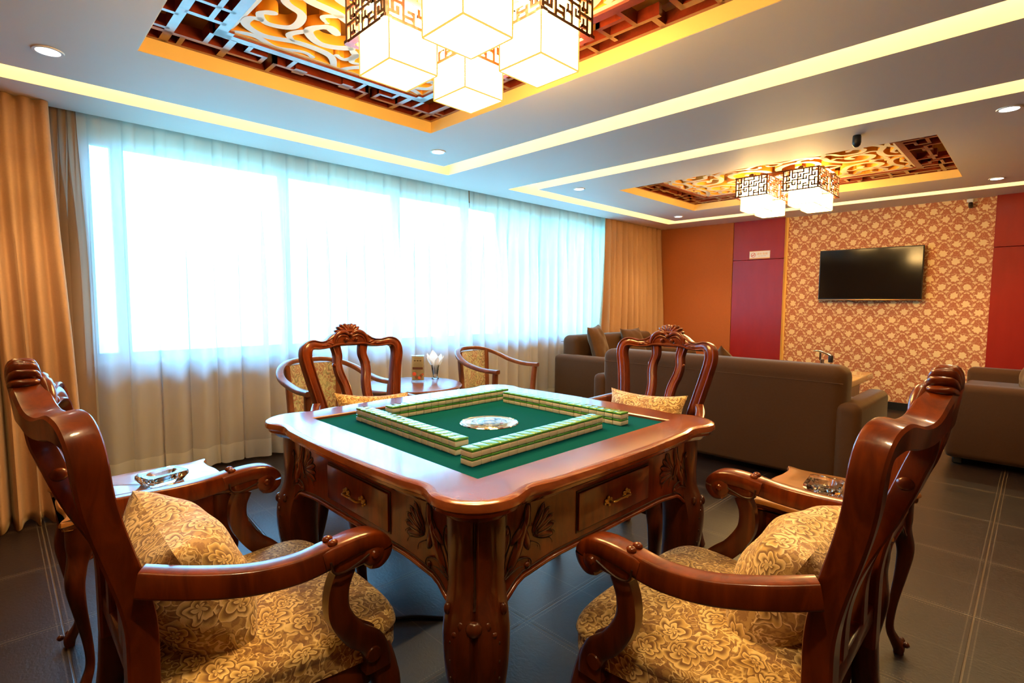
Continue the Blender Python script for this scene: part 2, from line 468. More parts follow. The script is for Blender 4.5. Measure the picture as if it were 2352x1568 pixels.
# ------------------------------------------------------------------ setting
ZC, ZT = 2.245, 2.44
XW, XP = 7.04, 7.10
X0, Y0, YW = -1.2, -1.8, 4.24
FR = [(.496, 2.045, .43, 2.805), (4.30, 5.845, .52, 2.895)]
TR = [(-.25, 2.80, -.22, 3.60), (3.54, 6.60, -.22, 3.63)]
b = MB(); b.box(X0, 7.3, Y0, 4.5, -.06, 0); struct('floor', b, 'floor', flat=True)

b = MB()
for xa, xb in ((X0, TR[0][0]), (TR[0][1], TR[1][0]), (TR[1][1], 7.2)): b.box(xa, xb, Y0, 3.945, ZC, ZT)
for t in TR:
    b.box(t[0], t[1], Y0, t[2], ZC, ZT); b.box(t[0], t[1], t[3], 3.945, ZC, ZT)
b.box(X0, 7.3, Y0, 4.5, ZT, ZT + .06)
for t, f in zip(TR, FR):
    g = .2; x0, x1, y0, y1 = t[0] + g, t[1] - g, t[2] + g, t[3] - g
    b.box(x0, f[0], y0, y1, ZC, ZT); b.box(f[1], x1, y0, y1, ZC, ZT)
    b.box(f[0], f[1], y0, f[2], ZC, ZT); b.box(f[0], f[1], f[3], y1, ZC, ZT)
struct('ceiling', b, ['white_ceiling'], flat=True)
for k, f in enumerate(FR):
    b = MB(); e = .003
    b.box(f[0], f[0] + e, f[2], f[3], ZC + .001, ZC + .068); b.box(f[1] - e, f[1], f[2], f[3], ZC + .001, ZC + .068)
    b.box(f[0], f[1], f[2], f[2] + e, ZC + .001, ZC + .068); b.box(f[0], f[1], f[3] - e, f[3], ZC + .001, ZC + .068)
    struct('trim_%d' % (k + 1), b, 'warm_light_tint', flat=True)  # recess sides coloured gold to imitate the lanterns' warm light
for k, t in enumerate(TR):                      # warm strips lying up in the two cove slots
    b = MB(); w = .035; z0, z1 = ZT - .018, ZT - .004; c = .085
    x0, x1, y0, y1 = t[0] + c, t[1] - c, t[2] + c, t[3] - c
    b.box(x0, x1, y0, y0 + w, z0, z1); b.box(x0, x1, y1 - w, y1, z0, z1)
    b.box(x0, x0 + w, y0, y1, z0, z1); b.box(x1 - w, x1, y0, y1, z0, z1)
    o = struct('trim_%d' % (k + 3), b, 'led', flat=True)

# window wall
WX0, WX1, WZ0, WZ1 = .43, 6.55, .775, 2.21
b = MB()
b.box(X0, WX0, YW, YW + .2, 0, ZT); b.box(WX1, 7.3, YW, YW + .2, 0, ZT)
b.box(WX0, WX1, YW, YW + .2, 0, WZ0); b.box(WX0, WX1, YW, YW + .2, WZ1, ZT)
struct('wall_window', b, 'tan_wall', flat=True)
b = MB(); b.box(X0 - .1, X0, Y0, YW + .2, 0, ZT); struct('wall_left', b, 'tan_wall', flat=True)
b = MB(); b.box(X0 - .1, 7.3, Y0 - .1, Y0, 0, ZT); struct('wall_rear', b, 'tan_wall', flat=True)
b = MB(); b.box(XP, 7.3, Y0, YW, 0, ZT); struct('wall_far', b, 'wallpaper', flat=True)
b = MB(); b.box(XW, XP, 2.925, YW, 0, ZC); struct('wall_corner', b, 'brown_wall', flat=True)
for k, (ya, yb) in enumerate(((2.285, 2.92), (Y0, .357))):
    b = MB()
    b.rbox(((XW + XP) / 2, (ya + yb) / 2, .87), (XP - XW, yb - ya, 1.736), .003, 1)
    b.rbox(((XW + XP) / 2, (ya + yb) / 2, 1.742 + (ZC - 1.742) / 2), (XP - XW, yb - ya, ZC - 1.742), .003, 1)
    struct('trim_%d' % (k + 5), b, 'red_panel', flat=True)
b = MB(); b.box(XP - .004, XP - .001, 2.262, 2.285, .08, ZC); b.box(XW, XP, 2.2835, 2.2848, .08, ZC)
struct('trim_7', b, 'warm_light_tint', flat=True)  # return strip beside the panel, its warm lit look painted in
b = MB(); b.box(XP - .012, XP, .357, 2.262, 0, .085); struct('baseboard_far', b, 'black_base', flat=True)
b = MB(); b.box(X0, 7.04, YW - .012, YW, 0, .08); struct('baseboard_window', b, 'black_base', flat=True)

win = bpy.data.objects.new('window_1', None); COL.objects.link(win); win['kind'] = 'structure'
win.location = (0, 0, 0)
b = MB(); ya, yb = YW + .04, YW + .10
b.box(WX0, WX1, ya, yb, WZ0, WZ0 + .05); b.box(WX0, WX1, ya, yb, WZ1 - .05, WZ1)
b.box(WX0, WX0 + .05, ya, yb, WZ0, WZ1); b.box(WX1 - .05, WX1, ya, yb, WZ0, WZ1)
b.build('window_frame', 'alu', win, flat=True)
mull = [.62, 1.69, 2.72, 3.56, 4.55, 5.55]
for x in mull:
    b = MB(); b.box(x - .035, x + .035, ya, yb, WZ0 + .05, WZ1 - .05); b.build('mullion', 'alu', win, flat=True)
xs = [WX0 + .05] + mull + [WX1 - .05]
for xa, xb in zip(xs[:-1], xs[1:]):
    b = MB(); b.box(xa, xb, YW + .066, YW + .072, WZ0 + .05, WZ1 - .05); b.build('pane', 'pane', win, flat=True)
b = MB(); b.rbox(((WX0 + WX1) / 2, YW - .005, WZ0 - .012), (WX1 - WX0 + .1, .10, .024), .006, 2); b.build('window_sill', 'white_plastic', win)

# ------------------------------------------------------------------ curtains
def drape(name, x0, x1, top_y, folds, seed, dep, flare, label, zt=2.40, xb=None, hem=.012):
    rnd = random.Random(seed)
    ph = [rnd.uniform(-.35, .35) for _ in range(folds + 2)]; am = [rnd.uniform(.6, 1.25) for _ in range(folds + 2)]
    xb0, xb1 = xb or (x0, x1)
    def fn(u, v):
        z = zt + (hem - zt) * v
        q = u * folds; i = int(min(q, folds - 1e-6)); f = q - i
        a = am[i] * (1 - f) + am[i + 1] * f; p = ph[i] * (1 - f) + ph[i + 1] * f
        g = ss(v * 1.15)
        w = a * dep * (.38 + .62 * g) * sin(2 * pi * q + p * 3 * g)
        w += .25 * dep * g * sin(5.1 * u * folds + 2 * v + seed)
        xa = x0 + (xb0 - x0) * ss(v); xe = x1 + (xb1 - x1) * ss(v)
        x = xa + (xe - xa) * u + .012 * g * sin(2 * pi * q * .5 + p * 6)
        y = top_y + w - flare(u) * (.55 * ss(v * 1.6) + .45 * v)
        zz = z + (.0 if v < .999 else .012 * sin(2 * pi * q))
        return (x, y, zz)
    b = MB(); b.grid(fn, folds * 14, 40)
    o = b.build(name, 'drape', ang=70)
    md = o.modifiers.new('thick', 'SOLIDIFY'); md.thickness = .004
    return tag(o, label, 'curtain', 'tan suede drapes')
drape('curtain', -.42, .265, 3.86, 9, 3, .045, lambda u: .24, 'tan suede drape hanging at the left end of the window', zt=2.244, xb=(-.42, .30), hem=.015)
drape('curtain', 5.62, 7.01, 3.975, 11, 11, .052, lambda u: .05, 'tan suede drape gathered in the far corner beside the orange wall', zt=2.42, xb=(5.46, 7.01))

def voile(x0, x1, y, pitch, seed, label, mat='sheer', zt=2.41, dep=.044, hemz=.10, name='sheer_curtain', cat='curtain', group='white voile sheers'):
    rnd = random.Random(seed); n = max(1, round((x1 - x0) / pitch))
    jit = [rnd.uniform(-.3, .3) for _ in range(n + 3)]; ja = [rnd.uniform(.6, 1.3) for _ in range(n + 3)]
    def fn(u, v):
        z = zt + (.02 - zt) * v
        q = u * n; i = int(min(q, n - 1e-6)); f = q - i
        k = jit[i] * (1 - f) + jit[i + 1] * f; a = ja[i] * (1 - f) + ja[i + 1] * f
        g = ss((v - .02) / .45)
        # at the head: narrow pinch pleats between flat spans, below: soft irregular folds
        ple = math.exp(-((f - .5) / .10) ** 2)
        head = -.022 * ple; foldx = .030 * math.exp(-((f - .5) / .14) ** 2) * sin((f - .5) * 9)
        soft = a * dep * sin(2 * pi * q + 2.2 * k) + .4 * dep * sin(2 * pi * q * 2.3 + 4 * k + 1.5 * v)
        yy = y + head * (1 - g) + soft * g
        x = x0 + (x1 - x0) * u + foldx * (1 - .6 * g) + .02 * g * k + .036 * a * g * sin(2 * pi * q * 1.0 + 1.6)
        return (x, yy, z)
    b = MB(); nv = 36; b.grid(fn, n * 18, nv)
    # the deep stitched hem at the foot is a second layer of the same cloth
    w = n * 18
    for j in range(nv):
        for i in range(w):
            if j >= nv - 2: b.m[j * w + i] = 1
    o = b.build(name, [mat, 'sheer_hem' if mat == 'sheer' else mat], ang=80)
    return tag(o, label, cat, group)
voile(.40, 3.40, 4.05, .165, 5, 'white voile sheer over the left half of the window')
voile(3.44, 5.95, 4.08, .165, 9, 'white voile sheer over the right half of the window')
voile(.20, .395, 4.03, .04, 21, 'gathered striped brown voile between the left drape and the white sheer', 'sheer_brown', dep=.012, group=None)

# ------------------------------------------------------------------ ceiling friezes
def ribbon(b, pts, w0, w1, z0, z1, bulb=0, k=7):
    P = smooth(pts, k); n = len(P); L = []; R = []
    for i, p in enumerate(P):
        q = V(P[min(i + 1, n - 1)]) - V(P[max(i - 1, 0)]); q = q.normalized() if q.length else V((1, 0))
        t = i / (n - 1); w = (w0 + (w1 - w0) * t) * (.45 + .55 * min(1, sin(pi * min(1, max(.06, t * 1.0)) * .97 + .05) * 1.6)) * .5
        if bulb and t > .86: w = max(w, bulb * math.sqrt(max(0, 1 - ((t - .93) / .075) ** 2)))
        a = V((-q.y, q.x)) * w
        L.append((p[0] + a.x, p[1] + a.y)); R.append((p[0] - a.x, p[1] - a.y))
    vs = [(x, y, z0) for x, y in L] + [(x, y, z0) for x, y in R] + [(x, y, z1) for x, y in L] + [(x, y, z1) for x, y in R]
    f0 = []; f1 = []
    for i in range(n - 1):
        f0 += [(i, i + 1, n + i + 1, n + i), (2 * n + i, 3 * n + i, 3 * n + i + 1, 2 * n + i + 1)]
        f1 += [(i, 2 * n + i, 2 * n + i + 1, i + 1), (n + i, n + i + 1, 3 * n + i + 1, 3 * n + i)]
    f1 += [(0, n, 3 * n, 2 * n), (n - 1, 3 * n - 1, 4 * n - 1, 2 * n - 1)]
    k0 = b.add(vs, f0, 0)
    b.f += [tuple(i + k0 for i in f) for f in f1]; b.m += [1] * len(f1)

STROKES = [
    ([(.02, .10), (.13, .04), (.26, .08), (.335, .20), (.28, .33), (.15, .345), (.095, .26), (.15, .19), (.215, .225)], .075, .045, .022),
    ([(.475, .04), (.415, .15), (.44, .30), (.36, .42), (.22, .44), (.08, .52), (.055, .66), (.165, .725), (.255, .65), (.21, .565), (.145, .60)], .065, .05, .024),
    ([(.47, .37), (.41, .50), (.325, .55), (.315, .67), (.40, .715), (.45, .655), (.40, .605)], .05, .04, .018),
    ([(.02, .90), (.09, .80), (.24, .785), (.37, .83), (.46, .79), (.465, .72), (.42, .70)], .06, .04, .017),
    ([(.49, .89), (.40, .86), (.30, .90), (.19, .855), (.13, .88)], .05, .03, .014),
    ([(.0, .47), (.05, .40), (.02, .30), (-.03, .27)], .06, .05, 0),
    ([(.36, .42), (.43, .46), (.49, .45)], .045, .03, 0),
    ([(.30, .24), (.38, .27), (.40, .34), (.355, .355)], .045, .03, .014),
    ([(.255, .65), (.30, .74), (.26, .79)], .045, .03, 0),
    ([(.06, .66), (.0, .72), (.02, .79), (.075, .77)], .05, .03, .015),
    ([(.20, .44), (.26, .50), (.22, .54)], .04, .02, .012),
    ([(.415, .15), (.36, .10), (.37, .04), (.42, .03)], .04, .03, .013)]
def make_frieze():
    t = thing('ceiling_frieze', '', 'ceiling panel', group='carved panels in the two ceiling trays')
    hx, hy = .774, 1.187
    b = MB(); b.box(-hx, hx, -hy, hy, .165, .175); b.build('backing_board', 'lit_back', t, flat=True)
    b = MB(); z0, z1 = .068, .118
    def loop(o, w):
        for s in (-1, 1):
            b.box(-hx + o, hx - o, s * (hy - o - w / 2) - w / 2, s * (hy - o - w / 2) + w / 2, z0, z1)
            b.box(s * (hx - o - w / 2) - w / 2, s * (hx - o - w / 2) + w / 2, -hy + o, hy - o, z0, z1)
    loop(0, .024); loop(.232, .042)
    def q(x0, x1, y0, y1):                  # offsets from a corner, mirrored into all four
        for sx in (-1, 1):
            for sy in (-1, 1):
                xa, xb = sorted((sx * (hx - x0), sx * (hx - x1))); ya, yb = sorted((sy * (hy - y0), sy * (hy - y1)))
                b.box(xa, xb, ya, yb, z0, z1)
    q(.075, .11, .0, .62); q(.075, .20, .60, .625); q(.0, .09, .145, .165); q(.0, .09, .30, .32); q(.0, .09, .48, .50)
    q(.10, .25, .345, .37); q(.18, .20, .37, .62); q(.10, .25, .47, .49)
    q(.0, .33, .105, .13); q(.30, .33, .03, .24); q(.33, .48, .085, .105); q(.46, .48, .085, .18); q(.38, .48, .16, .18); q(.38, .40, .16, .24)
    q(.22, .24, .13, .24); q(.14, .16, .02, .11); q(.235, .30, .235, .30); q(.52, .774, .12, .14); q(.52, .54, .02, .14); q(.62, .68, .10, .16); q(.58, .60, .14, .24)
    q(.0, .09, .72, .745); q(.09, .11, .70, 1.187); q(.09, .24, .80, .82); q(.17, .19, .82, .95); q(.05, .19, .93, .95); q(.0, .10, 1.05, 1.07); q(.12, .24, 1.06, 1.08)
    b.build('lattice', 'rednwood', t, flat=True)
    b = MB()
    for pts, w0, w1, bl in STROKES:
        for sx in (-1, 1):
            for sy in (-1, 1):
                ribbon(b, [(sx * x, sy * y) for x, y in pts], w0 * .78, w1 * .78, .078, .122, bl)
    hx2, hy2 = .502, .915
    for s in (-1, 1):
        ribbon(b, [(-hx2, s * hy2), (0, s * hy2), (hx2, s * hy2)], .05, .05, .079, .122); ribbon(b, [(s * hx2, -hy2), (s * hx2, 0), (s * hx2, hy2)], .05, .05, .079, .122)
    b.build('scroll_panel', ['cream_board', 'orange_side'], t, ang=50)
    return t
fz = make_frieze(); c = lambda f: ((f[0] + f[1]) / 2, (f[2] + f[3]) / 2, ZC)
fz.location = c(FR[0]); fz['label'] = 'lattice and cream scrollwork panel set in the ceiling above the mahjong table'
copy_tree(fz, loc=c(FR[1]), label='lattice and scrollwork panel set in the ceiling near the television wall')

# ------------------------------------------------------------------ chandeliers
FRET = [[(0, 7), (2, 7), (2, 5), (1, 5), (1, 6)], [(2, 8), (2, 7)], [(3, 8), (3, 6), (5, 6), (5, 4), (4, 4), (4, 5)], [(2, 5), (3, 5), (3, 3), (1, 3), (1, 4), (0, 4)],
        [(5, 8), (5, 7), (7, 7), (7, 5), (6, 5), (6, 6)], [(7, 7), (9, 7), (9, 8)], [(9, 7), (9, 5), (8, 5), (8, 6)], [(10, 8), (10, 6), (12, 6)], [(11, 6), (11, 4), (10, 4), (10, 5)],
        [(5, 4), (7, 4), (7, 2), (6, 2), (6, 3)], [(7, 4), (9, 4), (9, 2), (8, 2), (8, 3)], [(9, 3), (11, 3), (11, 1), (10, 1), (10, 2)], [(11, 3), (12, 3)], [(3, 3), (3, 1), (5, 1), (5, 2), (4, 2)],
        [(1, 3), (1, 1), (2, 1), (2, 2)], [(0, 1), (1, 1)], [(5, 1), (5, 0)], [(7, 2), (7, 0)], [(3, 1), (3, 0)], [(11, 1), (11, 0)], [(7, 4), (7, 5)]]
def make_chandelier():
    t = thing('chandelier', '', 'lamp', group='chandeliers of four square lanterns')
    top = .285                               # local z = 0 at the shade bottoms (world 2.0)
    b = MB()
    for s in (-1, 1):
        b.box(-.30, .30, s * .197 - .012, s * .197 + .012, top, top + .02); b.box(s * .167 - .012, s * .167 + .012, -.33, .33, top, top + .02)
    b.box(-.05, .05, -.33, .33, top + .02, top + .03); b.rbox((0, 0, top + .06), (.30, .36, .07), .008, 2)
    b.build('canopy', 'cherry_dark', t)
    for sx in (-1, 1):
        for sy in (-1, 1):
            cx, cy = sx * .167, sy * .197
            b = MB(); h = .13; z0, z1 = .11, top
            for a in (-1, 1):
                for c_ in (-1, 1): b.box(a * h - .006, a * h + .006, c_ * h - .006, c_ * h + .006, z0, z1)
            for zz, e in ((z0, .142), (z1 - .012, .138)):
                for a in (-1, 1):
                    b.box(-e, e, a * (h - .004) - .012, a * (h - .004) + .012, zz, zz + .011); b.box(a * (h - .004) - .012, a * (h - .004) + .012, -e, e, zz, zz + .011)
            for a in (-1, 1): b.box(-.02, .02, a * h - .008, a * h + .008, z1, z1 + .014); b.box(a * h - .008, a * h + .008, -.02, .02, z1, z1 + .014)
            gx, gz = .252 / 12, (z1 - z0 - .023) / 8; r = .0054
            for pl in FRET:
                for (u0, v0), (u1, v1) in zip(pl[:-1], pl[1:]):
                    ua, ub = sorted((u0, u1)); va, vb = sorted((v0, v1))
                    xa, xb = -.126 + ua * gx - r, -.126 + ub * gx + r; za, zb = z0 + .011 + va * gz - r, z0 + .011 + vb * gz + r
                    for a in (-1, 1):
                        b.box(xa, xb, a * h - .003, a * h + .003, za, zb); b.box(a * h - .003, a * h + .003, xa, xb, za, zb)
            fr = b.build('lantern_frame', 'cherry_dark', t, flat=True, loc=(cx, cy, 0))
            b = MB(); b.rbox((0, 0, .135), (.2, .2, .27), .003, 1); sh = b.build('lantern_shade', 'lamp_shade', fr, flat=True)
            sh['label'] = 'glowing cream lantern shade'
            b = MB(); k = .1005
            for a in (-1, 1):
                b.box(-k, k, a * k - .0022, a * k + .0022, -.002, .003); b.box(a * k - .0022, a * k + .0022, -k, k, -.002, .003)
                for c_ in (-1, 1): b.box(a * k - .0018, a * k + .0018, c_ * k - .0018, c_ * k + .0018, 0, .26)
            b.build('shade_rim', 'rim_glow', fr, flat=True)
    return t
ch = make_chandelier(); ch.location = (1.27, 1.515, 2.0)
ch['label'] = 'large four-lantern fretwork lamp hanging above the mahjong table'
copy_tree(ch, loc=(5.07, 1.645, 2.0), label='four-lantern fretwork lamp hanging over the sofas at the far end')

# ------------------------------------------------------------------ downlights, cameras
def lightdata(name, typ, energy, col, **kw):
    l = bpy.data.lights.new(name, typ); l.energy = energy; l.color = col
    for k, v in kw.items(): setattr(l, k, v)
    return l
SPOT = lightdata('downlight_beam', 'SPOT', 50, (1, .70, .36), spot_size=math.radians(110), spot_blend=.8, shadow_soft_size=.04)
def make_downlight():
    t = thing('downlight', '', 'ceiling light', group='recessed downlights')
    b = MB(); b.lathe([(.040, .004), (.043, -.004), (.054, -.004), (.056, .0), (.056, .006)], n=28); b.build('trim_ring', 'white_plastic', t)
    b = MB(); b.lathe([(0, -.001), (.041, -.001), (.041, .004), (0, .004)], n=28); b.build('lens', 'down_lens', t, flat=True)
    l = bpy.data.objects.new('downlight_beam', SPOT); COL.objects.link(l); l.parent = t; l.location = (0, 0, -.03)
    return t
spots = [(.224, 3.085, 'round ceiling downlight at the far left above the tan drape'), (2.32, 3.10, 'round ceiling downlight beside the corner of the nearer scrollwork tray'),
         (3.99, 3.13, 'round ceiling downlight on the window side of the far ceiling tray, nearer one'), (6.09, 3.22, 'round ceiling downlight farthest away by the corner drape'),
         (4.01, .18, 'largest round ceiling downlight at the right edge'), (6.12, .32, 'round ceiling downlight above the red panel at the far right')]
d0 = make_downlight()
for i, (x, y, lb) in enumerate(spots):
    if i == 0: d0.location = (x, y, ZC - .001); d0['label'] = lb
    else: copy_tree(d0, loc=(x, y, ZC - .001), label=lb)
for x, y in ((.224, .2), (2.32, .2)):
    copy_tree(d0, loc=(x, y, ZC - .001), label='round ceiling downlight over the near armchairs')

t = thing('security_camera', 'black drum-shaped security camera on the ceiling beside the far tray', 'camera', (3.97, .885, ZC))
b = MB(); b.lathe([(0, 0), (.022, 0), (.024, -.010), (.025, -.045), (.021, -.062), (.012, -.072), (0, -.074)], n=24); b.build('housing', 'black_plastic', t)
b = MB(); b.ball((-.008, .008, -.056), .012); b.build('lens', 'screen', t)
t = thing('wall_camera', 'small black camera on a white bracket above the wallpaper', 'camera', (XP - .01, .56, ZC - .06))
b = MB(); b.rbox((0, 0, .04), (.03, .05, .03), .005, 2); b.tube([(0, 0, .03), (-.02, 0, .0)], .007); b.build('bracket', 'white_plastic', t)
b = MB(); b.rbox((-.045, -.01, -.012), (.08, .035, .035), .012, 3, rot=Euler((0, .35, 0))); b.build('housing', 'black_plastic', t)

# ------------------------------------------------------------------ television and sign on the far wall
t = thing('television', 'black flat television on the flowered wallpaper', 'television', (XP, 1.387, 1.51))
W_, H_ = .985, .585
b = MB(); b.rbox((-.062, 0, 0), (.035, W_, H_), .006, 2); b.rbox((-.028, 0, -.02), (.045, .6, .36), .012, 2); b.build('bezel', 'black_plastic', t)
b = MB(); b.box(-.0812, -.0800, -W_ / 2 + .010, W_ / 2 - .010, -H_ / 2 + .026, H_ / 2 - .010); b.build('screen', 'screen', t, flat=True)
b = MB(); b.rbox((-.078, 0, -H_ / 2 + .006), (.012, W_, .010), .003, 2); b.build('bottom_strip', 'bronze_strip', t)
b = MB(); b.box(-.0825, -.0800, -.028, .028, -H_ / 2 + .014, -H_ / 2 + .0185); b.build('badge', 'chrome', t, flat=True)
b = MB(); b.tube(smooth([(-.05, -.22, -.285), (-.045, -.12, -.315), (-.045, 0, -.325), (-.045, .14, -.31), (-.05, .22, -.285)]), .003); b.build('cable', 'cable', t)

def text_mesh(body, size, name, mat, parent, loc, rot, bold=0):
    cu = bpy.data.curves.new(name, 'FONT'); cu.body = body; cu.size = size; cu.align_x = 'CENTER'; cu.align_y = 'CENTER'; cu.offset = bold; cu.extrude = .0003
    o = bpy.data.objects.new(name, cu); COL.objects.link(o)
    dg = bpy.context.evaluated_depsgraph_get(); me = bpy.data.meshes.new_from_object(o.evaluated_get(dg))
    bpy.data.objects.remove(o); n = bpy.data.objects.new(name, me); COL.objects.link(n)
    me.materials.clear(); me.materials.append(M[mat]); n.parent = parent; n.location = loc; n.rotation_euler = rot
    return n
t = thing('no_smoking_sign', 'white and gold no smoking sign on the red panel', 'sign', (XW - .0005, 2.577, 1.80))
b = MB(); b.rbox((-.004, 0, 0), (.008, .254, .100), .002, 1); b.build('plate', 'white_plastic', t, flat=True)
b = MB(); b.box(-.0092, -.008, -.127, .127, -.050, -.038); b.box(-.0092, -.008, -.127, .127, .045, .050); b.build('gold_edging', 'ink_gold', t, flat=True)
b = MB(); ring = [(-.0090, .078 + .027 * cos(a * pi / 12), .027 * sin(a * pi / 12)) for a in range(24)]
b.sweep(ring, .005, .0012, RECT, (1, 0, 0), closed=True); b.sweep([(-.0090, .078 - .018, .019), (-.0090, .078 + .018, -.019)], .005, .0012, RECT, (1, 0, 0))
b.box(-.0092, -.0085, .060, .098, -.004, .002)
for yy, zz in ((.066, .010), (.062, .015)): b.ball((-.0088, yy, zz), (.0005, .004, .003), nu=8, nv=5)
b.build('symbol', 'ink_red', t, flat=True)
R_ = (pi / 2, 0, -pi / 2)
text_mesh('请勿 吸烟', .031, 'lettering', 'ink_gold', t, (-.0088, -.032, .010), R_)
text_mesh('NO SMOKING', .015, 'lettering', 'ink_grey', t, (-.0088, -.032, -.017), R_)

# ------------------------------------------------------------------ mahjong table
TX, TY, TZ = 1.142, 1.25, .79
def scallop(h, r, dip):
    """Closed outline of a square top with rounded corners and a serpentine edge."""
    side = []
    for i in range(61):
        s = -1 + 2 * i / 60; a = abs(s)
        if a < .52: o = -dip * .42 * (a / .52) ** 2
        elif a < .66: o = -dip * (.42 + .58 * ss((a - .52) / .14))
        else: o = -dip * (1 - ss((a - .66) / .135))
        side.append((s * h, h + o))
    side = [p for p in side if abs(p[0]) < h - r]
    one = side + [(h - r + r * sin(t * pi / 14), h - r + r * cos(t * pi / 14)) for t in range(0, 7)]
    out = []
    for k in range(4):
        a = -k * pi / 2
        out += [(x * cos(a) - y * sin(a), x * sin(a) + y * cos(a)) for x, y in one]
    return out
def offs(P, d):
    n = len(P); o = []
    for i in range(n):
        t = V(P[(i + 1) % n]) - V(P[i - 1]); t.normalize(); o.append((P[i][0] + t.y * -d * -1, P[i][1] - t.x * d))
    return o
def outward(P, d):          # outline runs clockwise: left of travel is outside
    n = len(P); o = []
    for i in range(n):
        t = V(P[(i + 1) % n]) - V(P[i - 1]); t.normalize(); o.append((P[i][0] - t.y * d, P[i][1] + t.x * d))
    return o
t = thing('mahjong_table', 'square carved cherry-wood mahjong table with green felt top', 'table', (TX, TY, 0))
P = scallop(.548, .105, .019)
hf = .412
def sqmap(p):
    m_ = max(abs(p[0]), abs(p[1])); return (p[0] * hf / m_, p[1] * hf / m_)
S = [sqmap(p) for p in P]
# snap the points nearest the felt corners so that the opening stays square
for sx in (-1, 1):
    for sy in (-1, 1):
        k = min(range(len(S)), key=lambda i: (S[i][0] - sx * hf) ** 2 + (S[i][1] - sy * hf) ** 2); S[k] = (sx * hf, sy * hf)
lp = lambda Q, z: [(x, y, z) for x, y in Q]
b = MB()
b.loft([lp(S, TZ - .030), lp(S, TZ - .003), lp([(x * 1.008, y * 1.008) for x, y in S], TZ), lp(outward(P, -.022), TZ), lp(outward(P, -.011), TZ), lp(outward(P, -.004), TZ - .003), lp(P, TZ - .010), lp(P, TZ - .018), lp(outward(P, -.010), TZ - .026),
        lp(outward(P, -.010), TZ - .032), lp(outward(P, -.022), TZ - .038), lp(outward(P, -.034), TZ - .050), lp(outward(P, -.06), TZ - .052)])
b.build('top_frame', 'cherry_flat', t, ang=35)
b = MB(); b.box(-hf - .004, hf + .004, -hf - .004, hf + .004, TZ - .03, TZ - .010); b.build('felt', 'felt', t, flat=True)
AP = .482                                   # apron half width
def side_xf(k): return Matrix.Rotation(k * pi / 2, 4, 'Z')
for k in range(4):
    X = side_xf(k)
    b = MB(); mk = b.mark(); N = 40
    def low(x): a = abs(x) / .40; return .578 - .012 * ss((a - .55) / .4) - .045 * ss((a - .86) / .2)
    xs_ = [-.43 + .86 * i / N for i in range(N + 1)]
    for y0, y1 in ((-AP, -AP + .025),):
        vs = [(x, y0, .745) for x in xs_] + [(x, y0, low(x)) for x in xs_] + [(x, y1, .745) for x in xs_] + [(x, y1, low(x)) for x in xs_]
        n = N + 1; fs = []
        for i in range(N): fs += [(i, i + 1, n + i + 1, n + i), (2 * n + i, 3 * n + i, 3 * n + i + 1, 2 * n + i + 1), (n + i, n + i + 1, 3 * n + i + 1, 3 * n + i), (i, 2 * n + i, 2 * n + i + 1, i + 1)]
        fs += [(0, n, 3 * n, 2 * n), (N, 2 * n + N, 3 * n + N, n + N)]
        b.add(vs, fs)
    b.tube([(x, -AP - .001, low(x) + .004) for x in xs_], .0055, 8)
    b.tube([(x, -AP - .0005, low(x) + .015) for x in xs_], .0018, 6, 1)
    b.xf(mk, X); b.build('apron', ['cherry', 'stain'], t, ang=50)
    # carved spray of leaves beside each leg
    for sx in (-1, 1):
        b = MB(); mk = b.mark(); y = -AP
        def pt(u, v): return (sx * (.42 - u), y, .585 + v)      # u from the leg inwards, v upwards
        def leafb(u, v, ang, la, lb, hgt=.007, mi=0):
            q = Matrix.Rotation(-sx * ang, 3, 'Y')
            b.ball(pt(u, v), (la, hgt, lb), mi, 14, 8, rot=q)
            b.tube([V(pt(u, v)) + q @ V(((la + .0006) * cos(k * pi / 10), -.0004, (lb + .0006) * sin(k * pi / 10))) for k in range(20)], .0015, 5, 1, closed=True)
        def vein(pts, r=.0022, mi=1, dy=-.0035):
            r *= .62
            b.tube([(sx * (.42 - u), y + dy, .585 + v) for u, v in smooth(pts, 5)], [r * (1.15 - .7 * i / (len(smooth(pts, 5)) - 1)) for i in range(len(smooth(pts, 5)))], 6, mi)
        # main acanthus frond from the leg root upward
        for u, v, a, la, lb in ((.055, .045, .55, .014, .042), (.072, .082, .35, .013, .036), (.088, .118, .18, .010, .032), (.060, .085, .9, .009, .026), (.085, .07, -.35, .010, .030)):
            leafb(u, v, a, la, lb)
        # fan of five petals
        for a in (.55, .88, 1.2, 1.52, 1.85):
            leafb(.108 + .036 * sin(a), .072 + .036 * cos(a), a, .0095, .034, .006)
            vein([(.100 + .02 * sin(a), .070 + .02 * cos(a)), (.108 + .058 * sin(a), .072 + .058 * cos(a))], .0018, dy=-.0058)
        # outlines, scrolls and veins stained dark
        vein([(.012, .0), (.02, .045), (.035, .08), (.030, .112), (.016, .112), (.016, .098), (.026, .098)], .0034)
        vein([(.02, .005), (.048, .04), (.068, .08), (.086, .118), (.090, .148)], .0026)
        vein([(.05, .05), (.062, .088), (.076, .112), (.080, .142), (.089, .150), (.097, .135), (.098, .105), (.104, .09)], .0024)
        vein([(.03, .018), (.062, .030), (.094, .022), (.100, .006), (.088, .0), (.082, .010)], .003)
        vein([(.02, .0), (.055, .012), (.075, .010)], .0024)
        vein([(.098, .060), (.125, .045), (.13, .028)], .002)
        for a in (.38, .72, 1.04, 1.36, 1.68, 2.0):
            vein([(.112, .072), (.108 + .06 * sin(a), .072 + .06 * cos(a)), (.108 + .074 * sin(a + .12), .072 + .074 * cos(a + .12))], .0019)
        b.ball(pt(.024, .103), (.008, .006, .008)); b.ball(pt(.09, .008), (.007, .006, .007))
        b.xf(mk, X); b.build('carved_leaf', ['cherry', 'stain'], t, ang=60)
